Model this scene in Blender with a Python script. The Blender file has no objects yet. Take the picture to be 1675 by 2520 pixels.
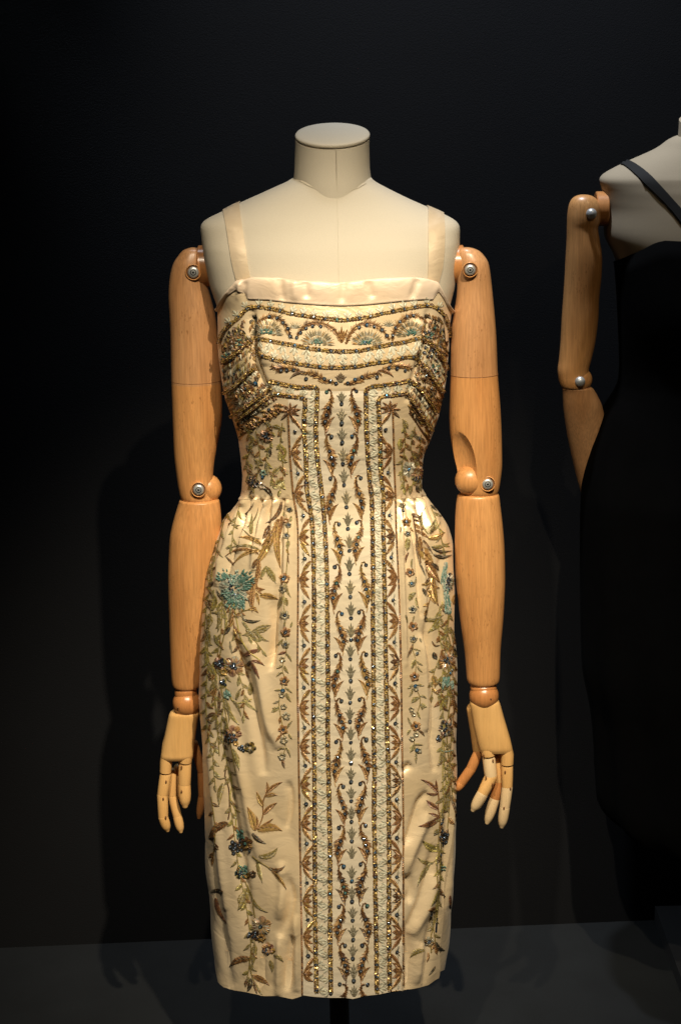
import bpy, bmesh, math, random
from mathutils import Vector, Matrix, noise
from mathutils.bvhtree import BVHTree
R = math.radians
random.seed(11)
scene = bpy.context.scene
C = scene.collection

# ------------------------------------------------------------------ camera
FPX = 4600.0; IW, IH = 1675.0, 2520.0
CAM = Vector((0.0, -2.6, 1.60)); PITCH = 14.7; ROLL = 1.1
cam_d = bpy.data.cameras.new('camera'); cam = bpy.data.objects.new('camera', cam_d); C.objects.link(cam)
cam_d.sensor_fit = 'VERTICAL'; cam_d.sensor_height = 36.0; cam_d.lens = FPX / IH * 36.0
cam_d.clip_start = 0.05; cam_d.clip_end = 60
CR = Matrix.Rotation(R(90 - PITCH), 3, 'X') @ Matrix.Rotation(R(-ROLL), 3, 'Z')
cam.matrix_world = Matrix.Translation(CAM) @ CR.to_4x4()
scene.camera = cam
CRI = CR.transposed()

# ------------------------------------------------------------------ world (a dark gallery) and lamps
w = bpy.data.worlds.new('World'); scene.world = w; w.use_nodes = True
bg = w.node_tree.nodes['Background']
bg.inputs[0].default_value = (0.55, 0.62, 0.8, 1); bg.inputs[1].default_value = 0.004

def spot(name, loc, target, energy, size, blend, radius, col):
    l = bpy.data.lights.new(name, 'SPOT'); l.energy = energy; l.spot_size = R(size); l.spot_blend = blend
    l.shadow_soft_size = radius; l.color = col
    o = bpy.data.objects.new(name, l); C.objects.link(o); o.location = loc
    o.rotation_euler = (Vector(target) - Vector(loc)).to_track_quat('-Z', 'Y').to_euler()
    return o
spot('ceiling_spot_right', (0.50, -1.85, 3.05), (0.0, 0.0, 0.62), 440, 27, 1.0, 0.025, (1.0, 0.85, 0.63))
spot('ceiling_spot_left', (-0.30, -1.90, 3.05), (0.04, 0.0, 0.65), 190, 27, 1.0, 0.025, (1.0, 0.87, 0.66))
spot('wall_fill', (0.12, 0.10, 3.1), (0.28, 0.6, 1.45), 200, 56, 1.0, 0.06, (0.84, 0.90, 1.0))  # added lamp close to the wall, lifts its upper right part
spot('floor_spot_right', (-0.95, 0.44, 2.3), (0.52, 0.32, 0.0), 135, 19, 1.0, 0.03, (0.80, 0.91, 1.0))
spot('floor_fill_left', (-0.35, 0.34, 3.1), (-0.25, 0.30, 0.0), 35, 26, 1.0, 0.06, (0.80, 0.91, 1.0))  # added weak lamp, brightens the floor around the post
spot('side_spot', (1.20, -1.3, 3.0), (0.60, 0.3, 1.20), 26, 18, 1.0, 0.03, (1.0, 0.80, 0.50))
spot('neck_fill', (0.15, -3.4, 2.6), (0.0, 0.0, 1.62), 44, 11, 1.0, 0.04, (1.0, 0.85, 0.63))  # added front fill that lifts the neck

vs = scene.view_settings
vs.view_transform = 'Standard'; vs.look = 'None'; vs.exposure = 0.0; vs.gamma = 1.0
try: vs.use_curve_mapping = False
except Exception: pass

def P(u, v, y):
    d = CR @ Vector(((u - IW / 2) / FPX, -(v - IH / 2) / FPX, -1.0))
    return CAM + d * ((y - CAM.y) / d.y)
def proj(p):
    q = CRI @ (p - CAM)
    return IW / 2 + FPX * q.x / -q.z, IH / 2 - FPX * q.y / -q.z

def interp(tab, x, k=1):
    if x <= tab[0][0]: return tab[0][k]
    for i in range(1, len(tab)):
        if x <= tab[i][0]:
            a, b = tab[i - 1], tab[i]
            t = (x - a[0]) / (b[0] - a[0])
            return a[k] + (b[k] - a[k]) * t
    return tab[-1][k]
def smooth_interp(tab, x, k=1, h=None):
    h = h or (tab[-1][0] - tab[0][0]) * 0.012
    return sum(interp(tab, x + h * d, k) * wt for d, wt in ((-1, .15), (-.5, .2), (0, .3), (.5, .2), (1, .15)))

# ------------------------------------------------------------------ materials
MATS = {}
def mat(name, col, rough=0.5, metal=0.0, spec=0.5, var=0.0, vscale=60, bump=0.0, bscale=200, col2=None, stretch=None, coat=0.0, sheen=0.0):
    m = bpy.data.materials.new(name); m.use_nodes = True; nt = m.node_tree; b = nt.nodes['Principled BSDF']
    b.inputs['Base Color'].default_value = (*col, 1); b.inputs['Roughness'].default_value = rough
    b.inputs['Metallic'].default_value = metal; b.inputs['Specular IOR Level'].default_value = spec
    b.inputs['Coat Weight'].default_value = coat; b.inputs['Coat Roughness'].default_value = 0.18
    b.inputs['Sheen Weight'].default_value = sheen
    tc = nt.nodes.new('ShaderNodeTexCoord'); mp = nt.nodes.new('ShaderNodeMapping')
    nt.links.new(tc.outputs['Object'], mp.inputs[0])
    if stretch: mp.inputs['Scale'].default_value = stretch
    if var > 0:
        n = nt.nodes.new('ShaderNodeTexNoise'); n.inputs['Scale'].default_value = vscale; n.inputs['Detail'].default_value = 4
        nt.links.new(mp.outputs[0], n.inputs['Vector'])
        r = nt.nodes.new('ShaderNodeValToRGB'); r.color_ramp.elements[0].position = 0.32; r.color_ramp.elements[1].position = 0.68
        c2 = col2 or tuple(c * (1 - var) for c in col)
        r.color_ramp.elements[0].color = (*c2, 1); r.color_ramp.elements[1].color = (*col, 1)
        nt.links.new(n.outputs[0], r.inputs[0]); nt.links.new(r.outputs[0], b.inputs['Base Color'])
    if bump > 0:
        n2 = nt.nodes.new('ShaderNodeTexNoise'); n2.inputs['Scale'].default_value = bscale; n2.inputs['Detail'].default_value = 3
        nt.links.new(mp.outputs[0], n2.inputs['Vector'])
        bp = nt.nodes.new('ShaderNodeBump'); bp.inputs['Strength'].default_value = bump; bp.inputs['Distance'].default_value = 0.001
        nt.links.new(n2.outputs[0], bp.inputs['Height']); nt.links.new(bp.outputs[0], b.inputs['Normal'])
    MATS[name] = m
    return m

def wood(name, light, dark, flecks=1.0, rough=0.38):
    m = bpy.data.materials.new(name); m.use_nodes = True; nt = m.node_tree; b = nt.nodes['Principled BSDF']
    L = nt.links; N = nt.nodes.new
    tc = N('ShaderNodeTexCoord'); oi = N('ShaderNodeObjectInfo')
    ad = N('ShaderNodeVectorMath'); ad.operation = 'ADD'
    sc = N('ShaderNodeVectorMath'); sc.operation = 'SCALE'; sc.inputs[0].default_value = (3, 5, 7)
    L.new(oi.outputs['Random'], sc.inputs['Scale']); L.new(tc.outputs['Object'], ad.inputs[0]); L.new(sc.outputs[0], ad.inputs[1])
    mp = N('ShaderNodeMapping'); mp.inputs['Scale'].default_value = (1, 1, 0.14); L.new(ad.outputs[0], mp.inputs[0])
    n = N('ShaderNodeTexNoise'); n.inputs['Scale'].default_value = 30; n.inputs['Detail'].default_value = 6; L.new(mp.outputs[0], n.inputs['Vector'])
    r = N('ShaderNodeValToRGB'); r.color_ramp.elements[0].position = 0.3; r.color_ramp.elements[1].position = 0.7
    r.color_ramp.elements[0].color = (*dark, 1); r.color_ramp.elements[1].color = (*light, 1); L.new(n.outputs[0], r.inputs[0])
    # beech flecks: small dark dashes along the grain
    mp2 = N('ShaderNodeMapping'); mp2.inputs['Scale'].default_value = (1, 1, 0.3); L.new(ad.outputs[0], mp2.inputs[0])
    v = N('ShaderNodeTexNoise'); v.inputs['Scale'].default_value = 520; v.inputs['Detail'].default_value = 1; L.new(mp2.outputs[0], v.inputs['Vector'])
    r2 = N('ShaderNodeValToRGB'); r2.color_ramp.elements[0].position = 0.60; r2.color_ramp.elements[1].position = 0.72
    r2.color_ramp.elements[0].color = (0, 0, 0, 1); nz = N('ShaderNodeTexNoise'); nz.inputs['Scale'].default_value = 26; L.new(ad.outputs[0], nz.inputs['Vector']); zr = N('ShaderNodeMapRange'); zr.inputs[1].default_value = .46; zr.inputs[2].default_value = .62; L.new(nz.outputs[0], zr.inputs[0]); r2.color_ramp.elements[1].color = (flecks * .5, flecks * .5, flecks * .5, 1); L.new(v.outputs[0], r2.inputs[0])
    zm = N('ShaderNodeMath'); zm.operation = 'MULTIPLY'; L.new(r2.outputs[0], zm.inputs[0]); L.new(zr.outputs[0], zm.inputs[1])
    mp3 = N('ShaderNodeMapping'); mp3.inputs['Scale'].default_value = (1, 1, 0.05); L.new(ad.outputs[0], mp3.inputs[0])
    g = N('ShaderNodeTexNoise'); g.inputs['Scale'].default_value = 420; g.inputs['Detail'].default_value = 3; L.new(mp3.outputs[0], g.inputs['Vector'])
    gr = N('ShaderNodeMapRange'); gr.inputs[1].default_value = .3; gr.inputs[2].default_value = .7; gr.inputs[3].default_value = 1 - .20 * min(1, flecks); gr.inputs[4].default_value = 1.08; L.new(g.outputs[0], gr.inputs[0])
    gm = N('ShaderNodeVectorMath'); gm.operation = 'SCALE'; L.new(r.outputs[0], gm.inputs[0]); L.new(gr.outputs[0], gm.inputs['Scale'])
    mx = N('ShaderNodeMix'); mx.data_type = 'RGBA'; L.new(zm.outputs[0], mx.inputs[0]); L.new(gm.outputs[0], mx.inputs[6])
    mx.inputs[7].default_value = (dark[0] * .45, dark[1] * .4, dark[2] * .35, 1); L.new(mx.outputs[2], b.inputs['Base Color'])
    b.inputs['Roughness'].default_value = rough; b.inputs['Coat Weight'].default_value = 0.25; b.inputs['Coat Roughness'].default_value = 0.25
    bp = N('ShaderNodeBump'); bp.inputs['Strength'].default_value = 0.12; bp.inputs['Distance'].default_value = 0.0006
    L.new(n.outputs[0], bp.inputs['Height']); L.new(bp.outputs[0], b.inputs['Normal'])
    MATS[name] = m
    return m

mat('wall_paint', (0.0045, 0.0050, 0.0064), 0.9, spec=0.25, var=0.25, vscale=3, bump=0.4, bscale=420)
mat('floor_paint', (0.0062, 0.0072, 0.0078), 0.9, spec=0.25, var=0.3, vscale=9, bump=0.3, bscale=300)
mat('black_panel', (0.006, 0.006, 0.007), 0.7)
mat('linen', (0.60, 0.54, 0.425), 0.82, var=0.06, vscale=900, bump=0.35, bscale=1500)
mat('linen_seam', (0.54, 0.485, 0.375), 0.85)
mat('linen_shaded', (0.33, 0.27, 0.185), 0.85, var=0.06, vscale=600)  # linen darkened in colour to show the far torso in weak light
wood('beech', (0.70, 0.355, 0.13), (0.54, 0.245, 0.08), 1.1)
wood('beech_rose', (0.62, 0.335, 0.155), (0.48, 0.235, 0.095), 1.3)
wood('beech_red', (0.56, 0.25, 0.085), (0.46, 0.19, 0.06), 0.6, 0.3)
wood('beech_pale', (0.76, 0.46, 0.18), (0.70, 0.40, 0.14), 0.25, 0.36)
wood('beech_white', (0.80, 0.60, 0.35), (0.74, 0.53, 0.29), 0.2, 0.36)
mat('steel', (0.50, 0.51, 0.50), 0.38, 0.55)
mat('steel_dark', (0.02, 0.02, 0.02), 0.5, 0.6)
mat('groove', (0.20, 0.085, 0.03), 0.6)
mat('post_black', (0.008, 0.008, 0.008), 0.45)
mat('gown_black', (0.0012, 0.0012, 0.0013), 0.95, spec=0.05, var=0.3, vscale=25, bump=0.3, bscale=60)
mat('gown_strap_black', (0.003, 0.003, 0.003), 0.85)
def satin(name, col, rough, bump, metal=0.25):
    m = mat(name, col, rough, metal, 0.7, sheen=0.1)
    nt = m.node_tree; b = nt.nodes['Principled BSDF']; b.inputs['Anisotropic'].default_value = 0.55
    tc = nt.nodes.new('ShaderNodeTexCoord'); n = nt.nodes.new('ShaderNodeTexNoise'); n.inputs['Scale'].default_value = 34
    n.inputs['Detail'].default_value = 7; n.inputs['Distortion'].default_value = 0.8
    mp = nt.nodes.new('ShaderNodeMapping'); mp.inputs['Scale'].default_value = (1, 1, 1.6)
    nt.links.new(tc.outputs['Object'], mp.inputs[0]); nt.links.new(mp.outputs[0], n.inputs['Vector'])
    bp = nt.nodes.new('ShaderNodeBump'); bp.inputs['Strength'].default_value = bump; bp.inputs['Distance'].default_value = 0.006
    nt.links.new(n.outputs[0], bp.inputs['Height']); nt.links.new(bp.outputs[0], b.inputs['Normal'])
    n3 = nt.nodes.new('ShaderNodeTexNoise'); n3.inputs['Scale'].default_value = 9
    r = nt.nodes.new('ShaderNodeValToRGB'); r.color_ramp.elements[0].position = .35; r.color_ramp.elements[1].position = .65
    r.color_ramp.elements[0].color = (col[0] * .94, col[1] * .9, col[2] * .82, 1); r.color_ramp.elements[1].color = (*col, 1)
    nt.links.new(tc.outputs['Object'], n3.inputs['Vector']); nt.links.new(n3.outputs[0], r.inputs[0]); nt.links.new(r.outputs[0], b.inputs['Base Color'])
    return m
satin('satin', (0.84, 0.68, 0.45), 0.37, 0.22)
satin('satin_panel', (0.90, 0.80, 0.62), 0.38, 0.22, .2)
satin('satin_band', (0.82, 0.67, 0.52), 0.5, 0.25, .15)
satin('satin_strap', (0.74, 0.60, 0.42), 0.42, 0.2, .2)
def thread(name, col, metal=0.2, rough=0.42):
    return mat(name, col, rough, metal, 0.6, var=0.35, vscale=420)
thread('brown', (0.34, 0.17, 0.06)); thread('dkbrown', (0.12, 0.055, 0.022)); thread('bronze', (0.58, 0.36, 0.14), .3)
thread('gold', (0.60, 0.42, 0.13), .45, .3); thread('oldgold', (0.30, 0.19, 0.045), .4, .3)
thread('olive', (0.31, 0.235, 0.065)); thread('olive_lite', (0.46, 0.40, 0.16)); thread('yellow', (0.56, 0.47, 0.13), .4)
thread('sage', (0.69, 0.66, 0.50), .0, .5); thread('sage_dark', (0.40, 0.32, 0.17), .05, .5); thread('silver', (0.66, 0.63, 0.50), .35, .3)
thread('grey', (0.26, 0.23, 0.15)); thread('dark', (0.045, 0.042, 0.03), .3, .3); thread('plum', (0.22, 0.10, 0.065))
thread('pink', (0.48, 0.30, 0.19), .2, .45); thread('teal', (0.09, 0.20, 0.16), 0.0, .6); thread('teal_pale', (0.24, 0.32, 0.26), 0.0, .6)
thread('navy', (0.03, 0.04, 0.065), .5, .2)
mat('crystal_glint', (0.34, 0.38, 0.43), 0.25, 0.3, 0.9)  # pale colour on the top facet, a painted highlight
mat('crystal', (0.06, 0.09, 0.14), 0.13, 0.75, 0.9)
mat('crystal_light', (0.16, 0.21, 0.26), 0.12, 0.8, 0.9)
mat('crystal_blue', (0.06, 0.22, 0.42), 0.12, 0.7, 0.9)
mat('crystal_green', (0.10, 0.32, 0.27), 0.12, 0.7, 0.9)

# ------------------------------------------------------------------ mesh helpers
class MB:
    def __init__(s): s.v = []; s.f = []; s.m = []; s.mats = []
    def mi(s, name):
        if name not in s.mats: s.mats.append(name)
        return s.mats.index(name)
    def add(s, vs, fs, mname):
        o = len(s.v); k = s.mi(mname)
        s.v += [tuple(p) for p in vs]
        for f in fs: s.f.append(tuple(i + o for i in f)); s.m.append(k)
    def grid(s, rows, mname, wrap=False):
        n = len(rows[0]); vs = [p for r in rows for p in r]; fs = []
        for i in range(len(rows) - 1):
            for j in range(n if wrap else n - 1):
                k = (j + 1) % n
                fs.append((i * n + j, i * n + k, (i + 1) * n + k, (i + 1) * n + j))
        s.add(vs, fs, mname)
    def loft(s, rings, mname, cap0=True, cap1=True):
        n = len(rings[0]); s.grid(rings, mname, True); o = len(s.v) - n * len(rings)
        if cap0: s.f.append(tuple(o + j for j in range(n))); s.m.append(s.mi(mname))
        if cap1: s.f.append(tuple(o + (len(rings) - 1) * n + j for j in reversed(range(n)))); s.m.append(s.mi(mname))
    def join(s, o):
        base = len(s.v); s.v += o.v
        mp = [s.mi(x) for x in o.mats]
        for f, m in zip(o.f, o.m): s.f.append(tuple(i + base for i in f)); s.m.append(mp[m])
    def mesh(s, name, smooth=True):
        me = bpy.data.meshes.new(name); me.from_pydata(s.v, [], s.f)
        for x in s.mats: me.materials.append(MATS[x])
        me.polygons.foreach_set('material_index', s.m)
        me.polygons.foreach_set('use_smooth', [smooth] * len(s.f)); me.update()
        return me
    def build(s, name, parent=None, smooth=True, fix=True, label=None, autosmooth=None):
        me = s.mesh(name, smooth)
        if fix:
            bm = bmesh.new(); bm.from_mesh(me); bmesh.ops.recalc_face_normals(bm, faces=bm.faces)
            if autosmooth:
                for e in bm.edges:
                    if len(e.link_faces) == 2 and e.calc_face_angle(0) > R(autosmooth): e.smooth = False
            bm.to_mesh(me); bm.free()
        return link(name, me, parent, label)
def link(name, me, parent=None, label=None):
    o = bpy.data.objects.new(name, me); C.objects.link(o)
    if parent:
        o.parent = parent; o.matrix_parent_inverse = parent.matrix_world.inverted()
    if label: o['label'] = label
    return o
def root(name, loc, label, cat, group=None):
    o = bpy.data.objects.new(name, None); C.objects.link(o); o.empty_display_size = 0.05
    o.matrix_world = Matrix.Translation(loc)
    o.location = loc; o['label'] = label; o['category'] = cat
    if group: o['group'] = group
    return o
def frame(d):
    d = d.normalized(); a = Vector((0, 1, 0)) if abs(d.y) < 0.9 else Vector((1, 0, 0))
    x = d.cross(a).normalized(); return x, d.cross(x).normalized()
def catmull(pts, n):
    out = []
    for i in range(len(pts) - 1):
        p0 = pts[max(i - 1, 0)]; p1 = pts[i]; p2 = pts[i + 1]; p3 = pts[min(i + 2, len(pts) - 1)]
        for k in range(n):
            t = k / n
            out.append(tuple(0.5 * ((2 * b) + (-a + c) * t + (2 * a - 5 * b + 4 * c - d) * t * t + (-a + 3 * b - 3 * c + d) * t ** 3)
                       for a, b, c, d in zip(p0, p1, p2, p3)))
    out.append(tuple(pts[-1])); return out
def tube(mb, pts, radii, mname, seg=14, flat=1.0, round0=True, round1=True):
    """tube with hemispherical ends; pts Vectors"""
    pts = [Vector(p) for p in pts]; rings = []
    P2 = []; R2 = []
    d0 = (pts[1] - pts[0]).normalized(); d1 = (pts[-1] - pts[-2]).normalized()
    if round0:
        for a in (85, 60, 35, 15): P2.append(pts[0] - d0 * radii[0] * math.sin(R(a)) ); R2.append(radii[0] * math.cos(R(a)))
    P2 += pts; R2 += list(radii)
    if round1:
        for a in (15, 35, 60, 85): P2.append(pts[-1] + d1 * radii[-1] * math.sin(R(a))); R2.append(radii[-1] * math.cos(R(a)))
    for i, p in enumerate(P2):
        d = (P2[min(i + 1, len(P2) - 1)] - P2[max(i - 1, 0)])
        x, z = frame(d)
        x = Vector((1, 0, 0)) - d.normalized() * d.normalized().x
        x = x.normalized() if x.length > .2 else frame(d)[0]
        z = d.normalized().cross(x)
        rings.append([p + (x * math.cos(t) + z * flat * math.sin(t)) * R2[i] for t in (2 * math.pi * j / seg for j in range(seg))])
    mb.loft(rings, mname)
def sphere(mb, c, r, mname, seg=20, rings=12, sz=(1, 1, 1)):
    rr = []
    for i in range(rings + 1):
        a = math.pi * (0.004 + 0.992 * i / rings)
        rr.append([Vector(c) + Vector((r * sz[0] * math.sin(a) * math.cos(t), r * sz[1] * math.sin(a) * math.sin(t), r * sz[2] * math.cos(a)))
                   for t in (2 * math.pi * j / seg for j in range(seg))])
    mb.loft(rr, mname)
# ------------------------------------------------------------------ setting
WALL_Y = 0.60
def plane_obj(name, pts, mname):
    mb = MB(); mb.add(pts, [tuple(range(len(pts)))], mname); o = mb.build(name, None, False); o['kind'] = 'structure'; return o
# wall foot: seen rising slightly to the right, so the wall stands a little askew
wl = P(0, 2333, WALL_Y); FZ = 0.0
def floor_hit(u, v):
    d = CR @ Vector(((u - IW / 2) / FPX, -(v - IH / 2) / FPX, -1.0)); return CAM + d * ((FZ - CAM.z) / d.z)
a, b = floor_hit(0, 2333), floor_hit(1655, 2262)
dr = (b - a).normalized(); wa, wb = a - dr * 3.0, b + dr * 0.0
wb2 = b + dr * 2.5
plane_obj('wall', [(wa.x, wa.y, 0), (wb2.x, wb2.y, 0), (wb2.x, wb2.y, 3.2), (wa.x, wa.y, 3.2)], 'wall_paint')
plane_obj('floor', [(-4, -6, 0), (4, -6, 0), (4, 2.5, 0), (-4, 2.5, 0)], 'floor_paint')
# black partition end at the right edge of the floor
pa = floor_hit(1654, 2400); pb = floor_hit(1657, 2264)
mb = MB()
x0 = pa.x + .002; y1 = wa.y + (wb2.y - wa.y) * ((x0 - wa.x) / (wb2.x - wa.x)) - .004
h = P(1654, 2262, y1).z
bx = [(x0, -1.2, 0), (x0 + .8, -1.2, 0), (x0 + .8, y1, 0), (x0, y1, 0)]
vsx = bx + [(p[0], p[1], 0.03) for p in bx]
mb.add(vsx, [(0, 1, 5, 4), (1, 2, 6, 5), (2, 3, 7, 6), (3, 0, 4, 7), (4, 5, 6, 7)], 'black_panel')
o = mb.build('floor_border', None, False); o['kind'] = 'structure'

# ------------------------------------------------------------------ ring bodies
def make_body(L, Rr, D):
    """L,Rr: (v,u) silhouette tables on the plane y=0; D: (v, bfront, bback, n). Returns f(phi,z) and z(v)"""
    Lz = sorted((P(u, v, 0).z, P(u, v, 0).x) for v, u in L)
    Rz = sorted((P(u, v, 0).z, P(u, v, 0).x) for v, u in Rr)
    Dz = sorted((P(815, v, 0).z, bf, bb, n) for v, bf, bb, n in D)
    def f(phi, z, off=0.0):
        h = 0.006
        xl = smooth_interp(Lz, z, 1, h); xr = smooth_interp(Rz, z, 1, h); cx = (xl + xr) / 2; a = (xr - xl) / 2 + off
        n = interp(Dz, z, 3); s, c = math.sin(phi), math.cos(phi)
        b = (smooth_interp(Dz, z, 1, h * 2) if s >= 0 else smooth_interp(Dz, z, 2, h * 2)) + off
        x = cx + a * math.copysign(abs(c) ** (2 / n), c); y = -b * math.copysign(abs(s) ** (2 / n), s)
        return Vector((x, y, z))
    return f

TL = [(441, 724), (449, 701), (478, 638), (498, 592), (521, 546), (541, 502), (549, 494), (560, 493), (636, 503), (705, 518), (768, 541), (850, 552), (960, 565), (1000, 570)]
TR = [(441, 911), (464, 954), (492, 1011), (524, 1086), (541, 1120), (549, 1129), (560, 1131), (624, 1129), (705, 1118), (751, 1106), (850, 1090), (960, 1075), (1000, 1070)]
TD = [(436, .045, .045, 2.1), (465, .050, .055, 2.1), (500, .058, .062, 2.1), (541, .070, .072, 2.2), (600, .088, .082, 2.5), (640, .095, .085, 2.5), (705, .104, .085, 2.4), (768, .110, .085, 2.3), (1000, .10, .08, 2.2)]
torso_f = make_body(TL, TR, TD)
def body_mesh(f, v0, v1, nr, seg, mname):
    z0, z1 = P(815, v0, 0).z, P(815, v1, 0).z; mb = MB(); rings = []
    for i in range(nr + 1):
        z = z0 + (z1 - z0) * i / nr
        rings.append([f(2 * math.pi * j / seg, z) for j in range(seg)])
    mb.loft(rings, mname); return mb

base = P(831, 2500, 0.0)
man = root('mannequin', (base.x, 0, 0), 'cream linen dress form with jointed beech arms wearing the embroidered dress, in front', 'mannequin', None)
tmb = body_mesh(torso_f, 438, 990, 90, 120, 'linen')
torso = tmb.build('torso', man)
tbm = BVHTree.FromPolygons([Vector(p) for p in tmb.v], tmb.f)
def cast(tree, u, v):
    d = (CR @ Vector(((u - IW / 2) / FPX, -(v - IH / 2) / FPX, -1.0))).normalized()
    h = tree.ray_cast(CAM, d)
    if h[0] is None:
        q = P(u, v, 0.0); n = tree.find_nearest(q)
        nn = n[1]; 
        if nn.y > 0 and nn.dot(d) > 0: nn = -nn
        return n[0], nn
    n = h[1]
    if n.dot(d) > 0: n = -n
    return h[0], n
# neck, a slightly tapered drum whose top is cut on a forward slope
def ring_at(c, rx, ry, tilt, seg=72):
    out = []
    for j in range(seg):
        t = 2 * math.pi * j / seg; x = rx * math.cos(t); y = ry * math.sin(t)
        out.append(Vector((c.x + x, c.y + y * math.cos(tilt), c.z + y * math.sin(tilt))))
    return out
def neck_of(man, cu, ctop, half, lows, yc, capv, pxm, mname, tilt=R(14)):
    mb = MB(); rings = []
    for (v, u, hw, tl) in lows:
        rings.append(ring_at(P(u, v, yc), hw * pxm, hw * pxm, tilt * tl))
    mb.loft(rings, mname); nk = mb.build('neck', man, autosmooth=50)
    top = P(cu, capv, yc); mb = MB()
    r = half * pxm
    upn = Vector((0, -math.sin(tilt), math.cos(tilt)))
    mb.loft([ring_at(top + upn * -.001, r * .985, r * .985, tilt), ring_at(top + upn * .0008, r * 1.012, r * 1.012, tilt), ring_at(top + upn * .0025, r * 1.012, r * 1.012, tilt),
             ring_at(top + upn * .0042, r * .985, r * .985, tilt), ring_at(top + upn * .0046, r * .9, r * .9, tilt), ring_at(top + upn * .0048, r * .4, r * .4, tilt)], mname)
    mb.build('neck_cap', man, autosmooth=50)
PXM = 2.6 / FPX * 1.015    # metres per source pixel near the neck, at y = 0
neck_of(man, 818, 334, 88, [(500, 818, 93, 0), (452, 818, 93, .2), (436, 817.5, 92, .3), (415, 817, 90, .5), (385, 817, 89, .75), (341, 817.5, 88, 1)], 0.0, 336, PXM, 'linen')
# centre seam
mb = MB()
pts = [cast(tbm, 828 + (u - 828), v)[0] + Vector((0, -.0004, 0)) for u, v in [(829 + (v - 474) * .02, v) for v in range(474, 700, 8)]]
tube(mb, pts, [.00025] * len(pts), 'linen', 6)
mb.build('centre_seam', man)
mb = MB()
pts = []
for k in range(17):
    v = 366 + k * 6.6; rr = 89 * PXM; x = P(827, v, -rr).x
    pts.append(P(827 + k * .1, v, -(rr * (1 + .03 * (v - 366) / 110)) * .992 - .0008))
tube(mb, pts, [.0003] * len(pts), 'linen_seam', 6)
mb.build('neck_seam', man)
# collar seam where the neck meets the shoulders
mb = MB(); pts = []
for u, v in catmull([(737, 445), (760, 458), (790, 469), (829, 474), (862, 469), (885, 460), (899, 451)], 6):
    q, n = cast(tbm, u, v); pts.append(q + n * .0006)
tube(mb, pts, [.0004] * len(pts), 'linen_seam', 6)
mb.build('collar_seam', man)

# support post and its flat foot
mb = MB(); c = P(831, 2300, .02); rp = .0150
ringp = lambda z, r: [Vector((c.x + r * math.cos(t), c.y + r * math.sin(t), z)) for t in (2 * math.pi * j / 28 for j in range(28))]
zt = P(831, 1100, 0).z
mb.loft([ringp(0.012, rp), ringp(zt, rp)], 'post_black'); mb.build('post', man, autosmooth=40)
mb = MB(); mb.loft([ringp(0.0005, .022), ringp(.008, .022), ringp(.012, .018)], 'post_black'); mb.build('socket', man, autosmooth=30)

# ------------------------------------------------------------------ wooden arms
def limb(rows, y, ratio, mname, seg=36, dy=0.0, ymax=None):
    """rows: (v, ul, ur[, yoff]) source pixels, horizontal elliptical rings"""
    mb = MB(); rings = []
    v0, v1 = rows[0][0], rows[-1][0]
    rows2 = rows
    for r_ in rows2:
        v, ul, ur = r_[:3]; yo = y + (r_[3] if len(r_) > 3 else 0)
        a = P(ul, v, yo); b = P(ur, v, yo); c = (a + b) / 2; hw = (b - a).length / 2
        rings.append([Vector((c.x + hw * math.cos(t), c.y - hw * ratio * math.sin(t), c.z)) for t in (2 * math.pi * j / seg for j in range(seg))])
    mb.loft(rings, mname); return mb
def two_tone(o, v, u, y, name):
    z = P(u, v, y).z; me = o.data; me.materials.append(MATS[name]); k = len(me.materials) - 1
    for p in me.polygons:
        if p.center.z > z: p.material_index = k
def dens(rows, n=4):
    return catmull([r if len(r) > 3 else (*r, 0.0) for r in rows], n)
def bolt(parent, u, v, y, r, dome=False):
    """steel bolt head with hexagonal socket sunk in a turned recess; faces the viewer"""
    c = P(u, v, y); mb = MB(); s = (P(u + 1, v, y) - c).length
    def rg(rad, dy, n=24): return [Vector((c.x + rad * s * math.cos(t), c.y + dy, c.z + rad * s * math.sin(t))) for t in (2 * math.pi * j / n for j in range(n))]
    if not dome:
        mb.loft([rg(r * 1.42, .004), rg(r * 1.42, -.0007), rg(r * 1.34, -.0012), rg(r * 1.25, -.0002)], 'beech', False, False)
        mb.loft([rg(r * 1.25, -.0002), rg(r * 1.15, .0012), rg(r * .95, .0012)], 'groove', False, False)
        mb.loft([rg(r * .98, .0012), rg(r * .98, -.0014), rg(r * .86, -.0026), rg(r * .55, -.0030)], 'steel', False, False)
        mb.loft([rg(r * .55, -.0030), rg(r * .48, -.0016), rg(r * .44, -.0016)], 'steel_dark', False, False)
        mb.loft([rg(r * .44, -.0016), rg(r * .40, -.0026), rg(r * .20, -.0028)], 'steel', False, False)
        mb.loft([rg(r * .20, -.0028), rg(r * .18, -.0018)], 'steel_dark', False, True)
    else:
        rr = []
        for k in range(7):
            a = R(90 * k / 6.3); rr.append(rg(r * math.cos(a), -r * s * .8 * math.sin(a)))
        mb.loft(rr, 'steel')
    mb.build('bolt', parent, autosmooth=50)

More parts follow.
